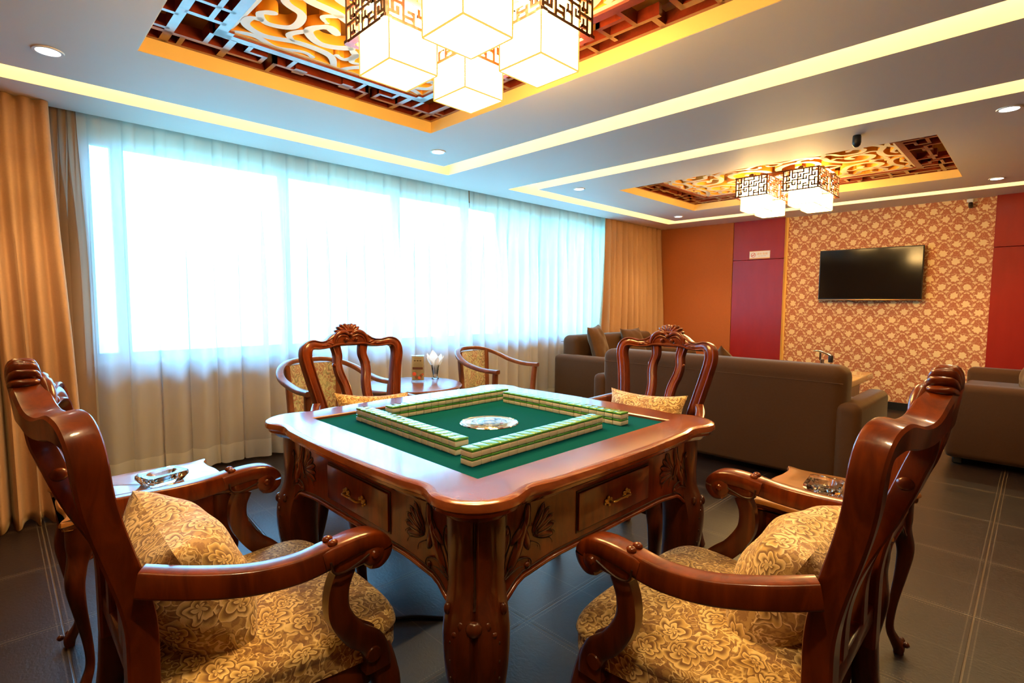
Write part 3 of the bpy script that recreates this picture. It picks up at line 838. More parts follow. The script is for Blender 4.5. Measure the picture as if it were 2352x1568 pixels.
    # drawer
    b = MB(); mk = b.mark(); b.rbox((.008, -AP - .001, .6615), (.322, .012, .096), .003, 2); b.box(-.157, .173, -AP - .0015, -AP + .004, .609, .714, 1)
    b.xf(mk, X); dr = b.build('drawer', ['cherry', 'stain'], t, ang=40)
    b = MB(); mk = b.mark(); yh = -AP - .007
    b.tube(smooth([(-.032, yh, .658), (-.03, yh - .016, .660), (-.012, yh - .020, .663), (.008, yh - .017, .661), (.028, yh - .020, .663), (.046, yh - .016, .660), (.048, yh, .658)], 5), .0035, 8)
    for x in (-.034, .050):
        for dx, dz, r in ((0, 0, .009), (.011, .004, .006), (-.011, .004, .006), (0, .010, .006), (.004, -.010, .005), (-.015, -.003, .004), (.016, -.003, .004)): b.ball((x + dx, yh - .002, .659 + dz), (r, .004, r * .8), nu=8, nv=6)
    b.xf(mk, X); b.build('handle', 'brass', dr)
# legs: cabriole, square with a creased outer corner and a carved knee
for k in range(4):
    X = side_xf(k) @ Matrix.Rotation(pi / 4, 4, 'Z')      # local -y now points out along the diagonal
    b = MB(); mk = b.mark()
    prof = [(-.5, .05), (-.46, -.12), (-.32, -.30), (-.16, -.43), (-.06, -.475), (-.02, -.44), (0, -.42), (.02, -.44), (.06, -.475), (.16, -.43), (.32, -.30), (.46, -.12), (.5, .05), (.38, .20), (.14, .45), (0, .5), (-.14, .45), (-.38, .20)]
    ctrl = [(.640, .748, .128), (.640, .66, .126), (.641, .60, .122), (.646, .56, .124), (.656, .52, .134), (.662, .475, .140), (.660, .41, .134), (.648, .32, .116), (.632, .22, .096), (.620, .13, .082), (.624, .06, .084), (.636, .02, .096), (.638, .0, .092)]
    c5 = smooth(ctrl, 4)
    b.sweep([(0, -(q[0] - .02), q[1]) for q in c5], [q[2] * 1.02 for q in c5], [q[2] * .98 for q in c5], prof, (0, 1, 0))
    yo = lambda z: -(min(c5, key=lambda q: abs(q[1] - z))[0] - .02) - min(c5, key=lambda q: abs(q[1] - z))[2] * .47
    b.ball((0, yo(.52) - .000, .522), (.017, .013, .017))
    b.tube([(0, yo(.745 - .0065 * i) + .0045, .745 - .0065 * i) for i in range(31)], [.0022 + .0028 * ss((i - 20) / 10) for i in range(31)], 6, 1)
    for s in (-1, 1):
        b.ball((s * .026, yo(.52) + .012, .520), (.008, .006, .010)); b.ball((s * .058, yo(.54) + .036, .540), (.008, .008, .013)); b.ball((s * .038, yo(.51) + .02, .500), (.009, .006, .007))
        b.tube([(s * x, yo(z) + .004 + abs(x) * .62, z) for x, z in smooth([(.004, .735), (.004, .62), (.010, .555), (.024, .535), (.05, .53), (.066, .56)], 4)][:11], .0022, 6, 1)
        for x0, x1 in ((.012, .016), (.024, .032), (.038, .046)):
            b.tube([(s * (x0 + (x1 - x0) * i / 8), yo(.49 - .022 * i) - .000 + (x0 + (x1 - x0) * i / 8) * .62, .49 - .022 * i) for i in range(9)], .0026, 6, 1)
        b.tube([(s * x, yo(z) + x * .62 - .001, z) for x, z in smooth([(.0, .325), (.018, .34), (.03, .38), (.042, .43)], 5)], .0032, 6, 1)
        for z in (.48, .44, .40): b.ball((s * .050, yo(z) + .032, z), (.003, .003, .004), 1, 8, 6)
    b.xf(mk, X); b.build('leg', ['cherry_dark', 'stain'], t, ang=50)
b = MB(); b.box(-.44, .44, -.44, .44, .60, .74); b.build('mechanism_case', 'black_plastic', t, flat=True)
b = MB(); b.lathe([(.0, .0), (.082, .0), (.089, .002), (.089, -.003)], n=48); b.lathe([(.089, .0015), (.093, .0028), (.096, .001)], n=48, mi=1)
o = b.build('dial_plate', ['dome_silver', 'chrome'], t, loc=(-.012, -.008, TZ - .0095))
b = MB(); b.lathe([(.078 * sin(a * pi / 20) , .0035 + .004 * cos(a * pi / 20)) for a in range(0, 11)], n=40); b.build('dome_cover', 'acrylic', o)
b = MB(); b.lathe([(.022, .002), (.024, .004), (.026, .002)], n=32); b.lathe([(.056, .001), (.058, .003), (.060, .001)], n=40); b.build('dial_ring', 'chrome', o)
b = MB()
for a in range(4): b.rbox((.046 * cos(a * pi / 2 + .3), .046 * sin(a * pi / 2 + .3), .003), (.012, .007, .003), .001, 1, 0 if a % 2 else 1)
b.build('button', ['ink_red', 'black_plastic'], o)

# ------------------------------------------------------------------ mahjong tiles: four walls of seventeen, two high
tw, td, th = .0320, .0440, .0212
def tile_mesh():
    b = MB(); b.rbox((0, 0, th * .335), (tw - .0004, td, th * .67), .0028, 3); body = b.build('mahjong_tile', 'ivory')
    b = MB(); b.rbox((0, 0, th * .83), (tw - .0004, td, th * .335), .0028, 3); back = b.build('green_back', 'jade', body)
    return body
proto_tile = tile_mesh(); used = False
zf = TZ - .0098
WALLS = [('near right-hand wall, counting from the near table corner', 'mahjong tiles in the wall nearest the right armchair', (.787, .925), (1, .022), 0),
         ('near left-hand wall, counting from the near end', 'mahjong tiles in the wall nearest the left armchair', (.818, 1.026), (.03, 1), pi / 2),
         ('far right-hand wall, counting from the near right end', 'mahjong tiles in the wall facing the sofa', (1.398, .916), (.004, 1), pi / 2),
         ('far left-hand wall, counting from the left end', 'mahjong tiles in the wall facing the window', (.925, 1.495), (1, .005), 0)]
jr = random.Random(4)
for wl, grp, (ox, oy), (dx, dy), rz in WALLS:
    L = math.hypot(dx, dy); ux, uy = dx / L, dy / L; nx, ny = (-uy, ux) if rz == 0 else (uy, -ux)
    for i in range(17):
        for lv in range(2):
            a = (i + .5) * tw; j = jr.uniform(-.0007, .0007)
            if lv and i == 10 and 'facing the sofa' in grp: j = .003
            x = ox + ux * a + nx * (td / 2 + j); y = oy + uy * a + ny * (td / 2 + j)
            lb = '%s %s tile of the %s' % ('upper' if lv else 'lower', ORD[i], wl)
            if not used: o = proto_tile; used = True
            else: o = copy_tree(proto_tile)
            o.location = (x, y, zf + lv * (th + .0002)); o.rotation_euler = (0, 0, rz + math.atan2(uy, ux) - (pi / 2 if rz else 0))
            tag(o, lb, 'mahjong tile', grp)

b = MB(); b.tube(smooth([(1.30, 1.42, .30), (1.25, 1.46, .06), (1.16, 1.47, .009), (1.06, 1.56, .009), (.95, 1.66, .009), (.86, 1.9, .009), (.9, 2.6, .009), (1.0, 3.9, .009)], 8), .008, 8)
tag(b.build('power_cord', 'cable'), 'black power cord lying on the floor under the mahjong table', 'cord')

# ------------------------------------------------------------------ soft things
def cushion(b, sx, sy, th_, e=.35, pinch=.13, nu=28, mi=0, seed=0, uvs=1.0, uo=(0, 0)):
    """Square stuffed cushion in the local xz plane, thickness along y; corners drawn out a little."""
    rnd = random.Random(seed); a1, a2, a3 = rnd.uniform(0, 6), rnd.uniform(0, 6), rnd.uniform(0, 6)
    def side(s):
        def fn(u, v):
            p, q = 2 * u - 1, 2 * v - 1
            ed = (1 - abs(p) ** 2.6) * (1 - abs(q) ** 2.6)
            x = p * (1 - pinch * (1 - q * q) * abs(p) ** 3) * sx / 2; z = q * (1 - pinch * (1 - p * p) * abs(q) ** 3) * sy / 2
            wr = .06 * sin(7 * p + a1) * sin(6 * q + a2) + .04 * sin(13 * p * q + a3)
            y = s * th_ / 2 * (max(0, ed) ** .55) * (1 + wr * (1 - ed * .3))
            return (x, y, z)
        return fn
    for s in (1, -1):                       # cloth coordinates follow the length over the swell
        fn = side(s); N = 60; au = [0]; av = [0]
        for i in range(N):
            au.append(au[-1] + (V(fn((i + 1) / N, .5)) - V(fn(i / N, .5))).length)
            av.append(av[-1] + (V(fn(.5, (i + 1) / N)) - V(fn(.5, i / N))).length)
        at = lambda L, t: L[int(t * N)] + (L[min(N, int(t * N) + 1)] - L[int(t * N)]) * (t * N - int(t * N))
        k = 0 if s > 0 else .31
        b.grid(fn, nu, nu, mi, uvf=lambda u, v, au=au, av=av, at=at, k=k: (at(au, u) * uvs + k + uo[0], at(av, v) * uvs + k * .5 + uo[1]))

# ------------------------------------------------------------------ carved armchairs at the mahjong table
def back_y(x, z): return -.222 - .062 * ss((z - .55) / .43) - .062 * max(0, 1 - (x / .265) ** 2) * ss((z - .58) / .40)
def back_pt(x, z, o=0): return (x, back_y(x, z) + o, z)
def make_armchair():
    t = thing('carved_armchair', '', 'chair', group='carved armchairs around the mahjong table')
    # seat
    b = MB()
    def wid(v): return .240 + (.302 - .240) * v
    def seatpt(u, v, r):
        return None
    def fn(u, v):        # u around, v from underside over the edge to the crown
        a = 2 * pi * u; c_, s_ = cos(a), sin(a)
        ex = math.copysign(abs(c_) ** .30, c_); ey = math.copysign(abs(s_) ** .30, s_)
        if v < .3: r, z = 1 - .015, .372 + .045 * (v / .3)
        elif v < .55:
            q = (v - .3) / .25; r, z = 1 - .10 * (1 - cos(q * pi / 2)), (.417) + .032 * sin(q * pi / 2)
        else:
            q = (v - .55) / .45; r, z = .90 * (1 - q), .449 + .026 * (1 - (1 - q) ** 2)
        y = .031 + ey * .245 * r
        w = wid(max(0, min(1, (y + .214) / .47)))
        return (ex * w * r, y + .012 * max(0, ey) ** 6 * (1 - ex * ex) * r, z)
    b.grid(fn, 120, 22, cu=True); k = len(b.v)
    b.uv = {}
    for i in range(k):                      # cloth wraps straight down over the edge
        p = b.v[i]; q = max(abs(p.x) / .30, abs(p.y - .031) / .245, 1e-6); drop = max(0, .447 - p.z) + .012 * ss((q - .85) / .1)
        if abs(p.x) / .30 > abs(p.y - .031) / .245: b.uv[i] = (p.x + math.copysign(drop, p.x), p.y)
        else: b.uv[i] = (p.x, p.y + math.copysign(drop, p.y - .031))
    b.build('seat', 'floral', t, ang=60)
    # seat rail
    b = MB()
    out = []
    for i in range(48):
        a = 2 * pi * i / 48; c_, s_ = cos(a), sin(a)
        ex = math.copysign(abs(c_) ** .4, c_); ey = math.copysign(abs(s_) ** .4, s_); y = .015 + ey * .225
        out.append((ex * (.245 + .042 * (y + .21) / .45), y))
    inn = [(x * .86, .015 + (y - .015) * .86) for x, y in out]
    zl = lambda p: .318 - .020 * (abs(p[0]) / .28) ** 4
    b.loft([[(x, y, .39) for x, y in inn], [(x, y, .392) for x, y in out], [(x, y, .345) for x, y in out], [(x * 1.01, y * 1.01, .338) for x, y in out], [(p[0], p[1], zl(p)) for p in out], [(p[0], p[1], zl(p)) for p in inn], [(x, y, .39) for x, y in inn]])
    b.build('seat_rail', 'cherry_dark', t)
    # back frame: one molded stroke up one stile, over the top rail and down the other
    ctrl = [(.182, .405, .050), (.180, .50, .050), (.186, .62, .050), (.205, .73, .049), (.228, .84, .049), (.242, .91, .050), (.234, .952, .050), (.205, .968, .045), (.160, .962, .040), (.118, .966, .044), (.075, .982, .062), (.035, .990, .078), (0, .992, .080)]
    full = [(x, z, w) for x, z, w in ctrl] + [(-x, z, w) for x, z, w in reversed(ctrl[:-1])]
    c5 = smooth(full, 6)
    b = MB(); b.sweep([back_pt(x, z) for x, z, w in c5], [w for x, z, w in c5], .050, [(-p[0], p[1]) for p in MOLD], (0, 1, .12))
    b.rbox((0, -.224, .485), (.36, .034, .045), .008, 2)
    b.build('back_frame', 'cherry', t, ang=35)
    for s in (-1, 1):
        c5 = smooth([(.075, .958, .046), (.066, .91, .040), (.074, .865, .038), (.071, .82, .040), (.055, .76, .040), (.054, .69, .040), (.072, .60, .042), (.080, .50, .044)], 6)
        b = MB(); b.sweep([back_pt(s * x, z) for x, z, w in c5], [w for x, z, w in c5], .036, [(p[0], -p[1]) for p in MOLD], (0, -1, 0))
        b.ball(back_pt(s * .092, .862, .0), (.008, .014, .012))
        b.build('splat', 'cherry', t, ang=35)
    # carved crest: shell of ribs, three beads, two curling leaves
    b = MB(); zc_ = 1.012
    for i in range(9):
        a = -1.32 + 2.64 * i / 8; ln = .046 + .016 * abs(sin(a)); q = Matrix.Rotation(a, 3, 'Y')
        b.ball(back_pt(.5 * ln * sin(a) * 1.25, zc_ + .5 * ln * cos(a), -.006), (.0108, .024, ln * .56), nu=12, nv=10, rot=q)
        cc = back_pt(.5 * ln * sin(a) * 1.25, zc_ + .5 * ln * cos(a), -.006)[1]
        for v in b.v[-12 * 11:]: v.y = cc + math.copysign(.024 * (abs(v.y - cc) / .024) ** .5, v.y - cc)
    b.ball(back_pt(0, zc_ - .004, .030), .0095)
    for s in (-1, 1):
        b.ball(back_pt(s * .026, .986, .032), .0095)
        for pts, r in (([(.006, 1.008), (.028, 1.022), (.060, 1.018), (.084, .996), (.092, .966)], .011), ([(.010, .998), (.045, 1.006), (.070, .990), (.080, .965)], .007), ([(.004, .992), (.012, .980), (.024, .984)], .004), ([(.036, .99), (.040, .976), (.026, .968)], .004)):
            q = smooth(pts, 5); n = len(q) - 1
            b.tube([back_pt(s * x, z, .020) for x, z in q], [r * (.35 + .65 * sin(pi * (.12 + .8 * i / n))) for i in range(n + 1)], 8)
        for u, z, a, la in ((.112, .972, 1.25, .022), (.130, .964, 1.45, .024), (.150, .962, 1.5, .022), (.120, .958, 1.75, .018)):
            b.ball(back_pt(s * u, z, .018), (.0065, .008, la), nu=10, nv=8, rot=Matrix.Rotation(s * a, 3, 'Y'))
    b.build('crest', 'cherry', t, ang=60)
    for s in (-1, 1):
        # arm
        c5 = smooth([(.222, -.225, .682), (.262, -.155, .668), (.296, -.07, .655), (.312, .01, .653), (.314, .07, .660)], 6)
        b = MB(); n = len(c5) - 1
        b.sweep([(s * x, y, z) for x, y, z in c5], [.040 + .006 * i / n for i in range(n + 1)], [.050] * (n + 1), superell(20, .30), (0, 0, 1))
        c6 = smooth([(.313, .055, .657), (.313, .09, .664), (.311, .135, .668), (.309, .170, .664), (.308, .192, .648), (.308, .194, .628), (.308, .180, .614), (.308, .162, .616)], 6); n = len(c6) - 1
        b.sweep([(s * x, y, z) for x, y, z in c6], [.052 + .008 * sin(pi * min(1, i / n * 1.3)) for i in range(n + 1)], [.046 - .018 * i / n for i in range(n + 1)], SQ, (0, -.12, 1))
        b.rbox((s * .311, .125, .638), (.046, .10, .042), .012, 3, rot=Euler((.06, 0, 0)))
        b.lathe([(0, -.029), (.020, -.029), (.026, -.024), (.026, .024), (.020, .029), (0, .029)], (s * .308, .166, .637), 20, axis='x')
        for e in (-1, 1):
            b.lathe([(0, e * .034), (.007, e * .033), (.010, e * .029)], (s * .308, .166, .637), 14, axis='x')
            pth = smooth([(.066, .655), (.072, .632), (.095, .626), (.125, .634), (.15, .644)], 5)
            b.tube([(s * (.3125) + e * .0285, y, z) for y, z in pth], .0024, 6, 1)
            b.ball((s * .313 + e * .012, .078, .686), (.009, .011, .008)); 
        b.build('arm', ['cherry', 'stain'], t, ang=45)
        c5 = smooth([(.309, .110, .622), (.309, .092, .580), (.306, .094, .525), (.299, .130, .465), (.291, .172, .425), (.287, .190, .385), (.287, .192, .350)], 6); n = len(c5) - 1
        b = MB(); b.sweep([(s * x, y, z) for x, y, z in c5], .034, [.040 + .022 * (i / n) for i in range(n + 1)], [(p[0], p[1]) for p in MOLD], (0, .9, .4))
        b.lathe([(0, -.020), (.016, -.020), (.018, -.016), (.018, .016), (.016, .020), (0, .020)], (s * .290, .176, .395), 16, axis='x')
        b.build('arm_support', 'cherry_dark', t, ang=40)
        c5 = smooth([(.252, .205, .39, .060), (.262, .216, .33, .066), (.270, .228, .27, .056), (.262, .222, .18, .042), (.252, .216, .08, .036), (.256, .226, .03, .042), (.262, .236, .0, .040)], 5)
        b = MB(); b.sweep([(s * q[0], q[1], q[2]) for q in c5], [q[3] for q in c5], [q[3] for q in c5], SQ, (0, 1, 0)); b.build('leg', 'cherry_dark', t)
        c5 = smooth([(.184, -.222, .42, .050), (.190, -.228, .30, .052), (.200, -.252, .16, .046), (.206, -.290, .05, .042), (.208, -.31, .0, .044)], 5)
        b = MB(); b.sweep([(s * q[0], q[1], q[2]) for q in c5], [q[3] for q in c5], [q[3] for q in c5], SQ, (0, 1, 0)); b.build('leg', 'cherry_dark', t)
    return t
CH = [((.385, 1.300), -pi / 2, 'carved floral-seated armchair at the left edge of the photo, back to the drape'),
      ((1.195, .462), 0, 'carved floral-seated armchair at the lower right, nearest the leather floor'),
      ((1.255, 2.080), pi, 'carved armchair between the mahjong table and the window curtains'),
      ((2.080, 1.310), pi / 2, 'carved armchair between the mahjong table and the back of the brown sofa')]
c0 = make_armchair()
for i, ((x, y), rz, lb) in enumerate(CH):
    if i == 0: c0.location = (x, y, 0); c0.rotation_euler = (0, 0, rz); c0['label'] = lb
    else: copy_tree(c0, loc=(x, y, 0), rz=rz, label=lb)

def pillow(ch, off, rot, size, lb, seed, thk=.15):
    b = MB(); cushion(b, size[0], size[1], thk, seed=seed, uo=(seed * .37, seed * .21), nu=30)
    o = b.build('throw_pillow', 'floral_pillow', ang=70)
    (x, y), rz, _ = CH[ch]; Rz = Matrix.Rotation(rz, 4, 'Z')
    o.matrix_world = Matrix.Translation((x, y, 0)) @ Rz @ Matrix.Translation(off) @ Euler(rot).to_matrix().to_4x4()
    return tag(o, lb, 'cushion', 'floral pillows on the carved armchairs')
pillow(0, (0, -.105, .568), (.42, .04, .0), (.40, .33), 'floral pillow leaning on the back of the leftmost armchair', 1, .21)
pillow(1, (.065, -.105, .560), (.50, 0, .02), (.37, .30), 'floral pillow leaning on the back of the lower right armchair', 2, .20)
pillow(2, (-.02, -.125, .592), (.30, -.10, 0), (.40, .30), 'floral pillow on the armchair in front of the window', 3, .14)
pillow(3, (.01, -.12, .590), (.30, .03, 0), (.42, .32), 'floral pillow on the armchair in front of the brown sofa', 4, .13)

# ------------------------------------------------------------------ side tables and crystal ashtrays
def make_side_table():
    t = thing('side_table', '', 'table', group='small cherry side tables beside the mahjong table')
    hx, hy, H = .235, .205, .552
    def outl(d):
        P = []
        for sx, sy, flip in ((1, 1, 0), (1, -1, 1), (-1, -1, 0), (-1, 1, 1)):
            pass
        def edge(L, W):       # serpentine edge along +x at y = W
            o = []
            for i in range(25):
                s = -1 + 2 * i / 24; a = abs(s)
                dip = -.018 * ss((1 - a) / .25) + .010 * ss((.55 - a) / .4)
                o.append((s * (L - .006), W + dip))
            return o
        e1 = edge(hx, hy); e2 = edge(hy, hx)
        P = e1 + [(y, -x) for x, y in e2] + [(-x, -y) for x, y in e1] + [(-y, x) for x, y in e2]
        return outward(P, d) if d else P
    P = outl(0); lp = lambda Q, z: [(x, y, z) for x, y in Q]
    b = MB(); b.loft([lp(outl(-.03), H - .030), lp(outl(-.012), H - .028), lp(outl(-.010), H - .020), lp(P, H - .014), lp(P, H - .007), lp(outl(-.004), H - .001), lp(outl(-.008), H)], cap0=True, cap1=True)
    b.build('tabletop', 'sidewood', t, ang=35)
    b = MB()
    for k in range(4):
        a, L, W = (0, hx, hy) if k % 2 == 0 else (0, hy, hx)
        mk = b.mark(); N = 24; y0, y1 = W - .042, W - .026
        xs_ = [-(L - .05) + 2 * (L - .05) * i / N for i in range(N + 1)]; lw = lambda x: H - .03 - .050 - .055 * ss((abs(x) / (L - .05) - .45) / .5)
        n = N + 1
        b.add([(x, y1, H - .028) for x in xs_] + [(x, y1, lw(x)) for x in xs_] + [(x, y0, H - .028) for x in xs_] + [(x, y0, lw(x)) for x in xs_],
              [f for i in range(N) for f in ((i, i + 1, n + i + 1, n + i), (2 * n + i, 3 * n + i, 3 * n + i + 1, 2 * n + i + 1), (n + i, n + i + 1, 3 * n + i + 1, 3 * n + i))])
        b.tube([(x, y1, lw(x) + .003) for x in xs_], .004, 8)
        b.xf(mk, Matrix.Rotation(k * pi / 2, 4, 'Z'))
    b.build('apron', 'cherry', t)
    for sx in (-1, 1):
        for sy in (-1, 1):
            c5 = smooth([(.0, .525, .052), (.0, .45, .054), (.010, .40, .060), (.016, .35, .058), (.008, .27, .044), (-.006, .17, .032), (-.010, .09, .028), (.004, .045, .034), (.014, .022, .042), (.014, .0, .034)], 5)
            b = MB(); cx, cy = sx * (hx - .046), sy * (hy - .046)
            b.sweep([(cx + sx * q[0], cy + sy * q[0], q[1]) for q in c5], [q[2] * (.8 + .45 * ss((q[1] - .40) / .07)) for q in c5], [q[2] * (.8 + .45 * ss((q[1] - .40) / .07)) for q in c5], SQ, (0, 1, 0))
            for z, r in ((.035, .010),):
                for d in (-.016, .016): b.ball((cx + sx * (.026 + d * .2) + d * sx * .5, cy + sy * .026 - d * sy * .5, z), r, nu=8, nv=6)
            b.build('leg', 'cherry_dark', t)
    return t
s0 = make_side_table(); s0.location = (.335, 2.085, 0); s0['label'] = 'small scalloped side table between the left armchair and the window curtain'
copy_tree(s0, loc=(1.912, .445, 0), label='small scalloped side table behind the lower right armchair, near the sofa')
def make_ashtray():
    t = thing('ashtray', '', 'ashtray', group='square crystal ashtrays')
    b = MB(); hx, hy = .066, .052
    def rect(k, z, c_=.012):
        x, y = hx * k, hy * k
        o8 = [(x - c_, y, z), (x, y - c_, z), (x, -y + c_, z), (x - c_, -y, z), (-x + c_, -y, z), (-x, -y + c_, z), (-x, y - c_, z), (-x + c_, y, z)]
        return [tuple(V(o8[i]).lerp(V(o8[(i + 1) % 8]), q / 5)) for i in range(8) for q in range(5)]
    def ell(k, z): return [(k * .047 * cos(a), k * .036 * sin(a), z) for a in [math.atan2(p[1] / hy, p[0] / hx) for p in rect(1, 0)]]
    b.loft([rect(.80, 0), rect(1, .018), rect(1, .030), rect(.97, .033), ell(1, .033), ell(.86, .016), ell(.80, .012)], cap0=True, cap1=True)
    b.build('bowl', 'crystal', t, ang=25)
    return t
a0 = make_ashtray(); a0.location = (.385, 2.085, .5525); a0['label'] = 'crystal ashtray on the side table by the curtain, left of the mahjong table'
a0.rotation_euler = (0, 0, .30)
copy_tree(a0, loc=(1.925, .470, .5525), rz=.1, label='crystal ashtray on the side table behind the lower right armchair')

# ------------------------------------------------------------------ round table by the window and its two tub chairs
t = thing('round_table', 'round brown tea table under the window behind the far left armchair', 'table', (2.063, 3.068, 0))
b = MB(); b.lathe([(0, .575), (.33, .575), (.343, .582), (.347, .590), (.340, .598), (.33, .600), (0, .600)], n=64); b.build('tabletop', 'chairwood', t, ang=30)
b = MB(); b.lathe([(.300, .575), (.300, .556), (.306, .552), (.300, .546), (.300, .536), (.306, .531), (.300, .526), (.300, .500), (.290, .500), (.290, .575)], n=64); b.build('apron', 'chairwood', t, ang=30)
for k in range(4):
    a = pi / 4 + k * pi / 2; b = MB()
    b.sweep([(.285 * cos(a), .285 * sin(a), .57), (.285 * cos(a), .285 * sin(a), .40), (.25 * cos(a), .25 * sin(a), .15), (.28 * cos(a), .28 * sin(a), 0)], [.05, .045, .035, .035], [.05, .045, .035, .035], SQ, (cos(a), sin(a), 0)); b.build('leg', 'chairwood', t)
t = thing('menu_stand', 'upright acrylic card stand with dice picture on the round table', 'sign', (2.138, 3.108, .6005), math.radians(-46)); t.scale = (1.12, 1.12, 1.12)
b = MB(); b.rbox((0, 0, .004), (.082, .030, .008), .002, 1); b.rbox((0, -.004, .085), (.078, .0035, .165), .001, 1); b.rbox((0, .006, .085), (.078, .0035, .165), .001, 1); b.rbox((0, 0, .170), (.084, .026, .004), .001, 1)
b.build('holder', 'acrylic', t, flat=True)
b = MB(); b.box(-.037, .037, .0, .0015, .010, .164); b.build('card', 'card', t, flat=True)
b = MB(); yk = -.0065
b.box(-.033, .033, yk, yk + .0004, .082, .095)
for x in (-.018, 0, .018):
    for dz in (-.003, 0, .003): b.box(x - .006, x + .006, yk, yk + .0004, .137 + dz - .0009, .137 + dz + .0009)
    for dx in (-.0045, 0, .0045): b.box(x + dx - .0008, x + dx + .0008, yk, yk + .0004, .1335, .1405)
for zz, w in ((.150, .02), (.124, .026), (.119, .024), (.113, .028), (.107, .028), (.101, .026), (.075, .014), (.070, .018), (.060, .012)): 
    k = -w
    while k < w: b.box(k, k + .0035, yk, yk + .0004, zz - .0006, zz + .0006); k += .0055
b.build('print', 'ink', t, flat=True)
b = MB()
for x, z, r, mi in ((-.022, .052, .0135, 0), (-.008, .031, .0105, 1), (.010, .028, .010, 0), (.022, .042, .010, 1), (.031, .050, .008, 0)):
    hexa = [(x + r * cos(pi / 6 + k * pi / 3), z + r * sin(pi / 6 + k * pi / 3)) for k in range(6)]
    b.add([(p[0], yk - .0006, p[1]) for p in hexa], [(0, 1, 2, 3, 4, 5)], mi)
    for k in (1, 3, 5):
        b.add([(x - .0004, yk - .0008, z), (x + .0004, yk - .0008, z), (hexa[k][0] + .0004, yk - .0008, hexa[k][1]), (hexa[k][0] - .0004, yk - .0008, hexa[k][1])], [(0, 1, 2, 3)], 2)
    for dx, dz in ((-.45, .1), (.45, .1), (0, .62), (-.2, -.35), (.3, -.35)): b.box(x + dx * r - .0008, x + dx * r + .0008, yk - .0009, yk - .0007, z + dz * r - .0008, z + dz * r + .0008, 3)
b.build('dice_picture', ['ink_red', 'ink', 'ink_gold', 'paper_white'], t, flat=True)
t = thing('napkin_glass', 'footed glass holding folded white napkins on the round table', 'glass', (2.325, 3.155, .6005)); t.scale = (1.08, 1.08, 1.0)
b = MB(); b.lathe([(0, 0), (.024, 0), (.025, .004), (.016, .012), (.017, .03), (.026, .085), (.031, .105), (.0295, .105), (.0245, .085), (.0155, .034), (0, .03)], n=28); b.build('glass', 'acrylic', t, ang=60)
b = MB()
for k in range(7):
    a = k * 2 * pi / 7 + .3; ca, sa = cos(a), sin(a); hgt = .14 + .018 * ((k * 5) % 3)
    def fn(u, v, ca=ca, sa=sa, hgt=hgt, k=k):
        r = .004 + .055 * v ** 1.7; w = (.010 + .034 * v * (1 if v < .72 else (1.001 - v) / .28)) * (2 * u - 1)
        z = .036 + hgt * v
        return (r * ca - w * sa, r * sa + w * ca, z - .012 * abs(2 * u - 1) * v)
    b.grid(fn, 6, 14)
b.build('napkins', 'napkin', t, ang=80)

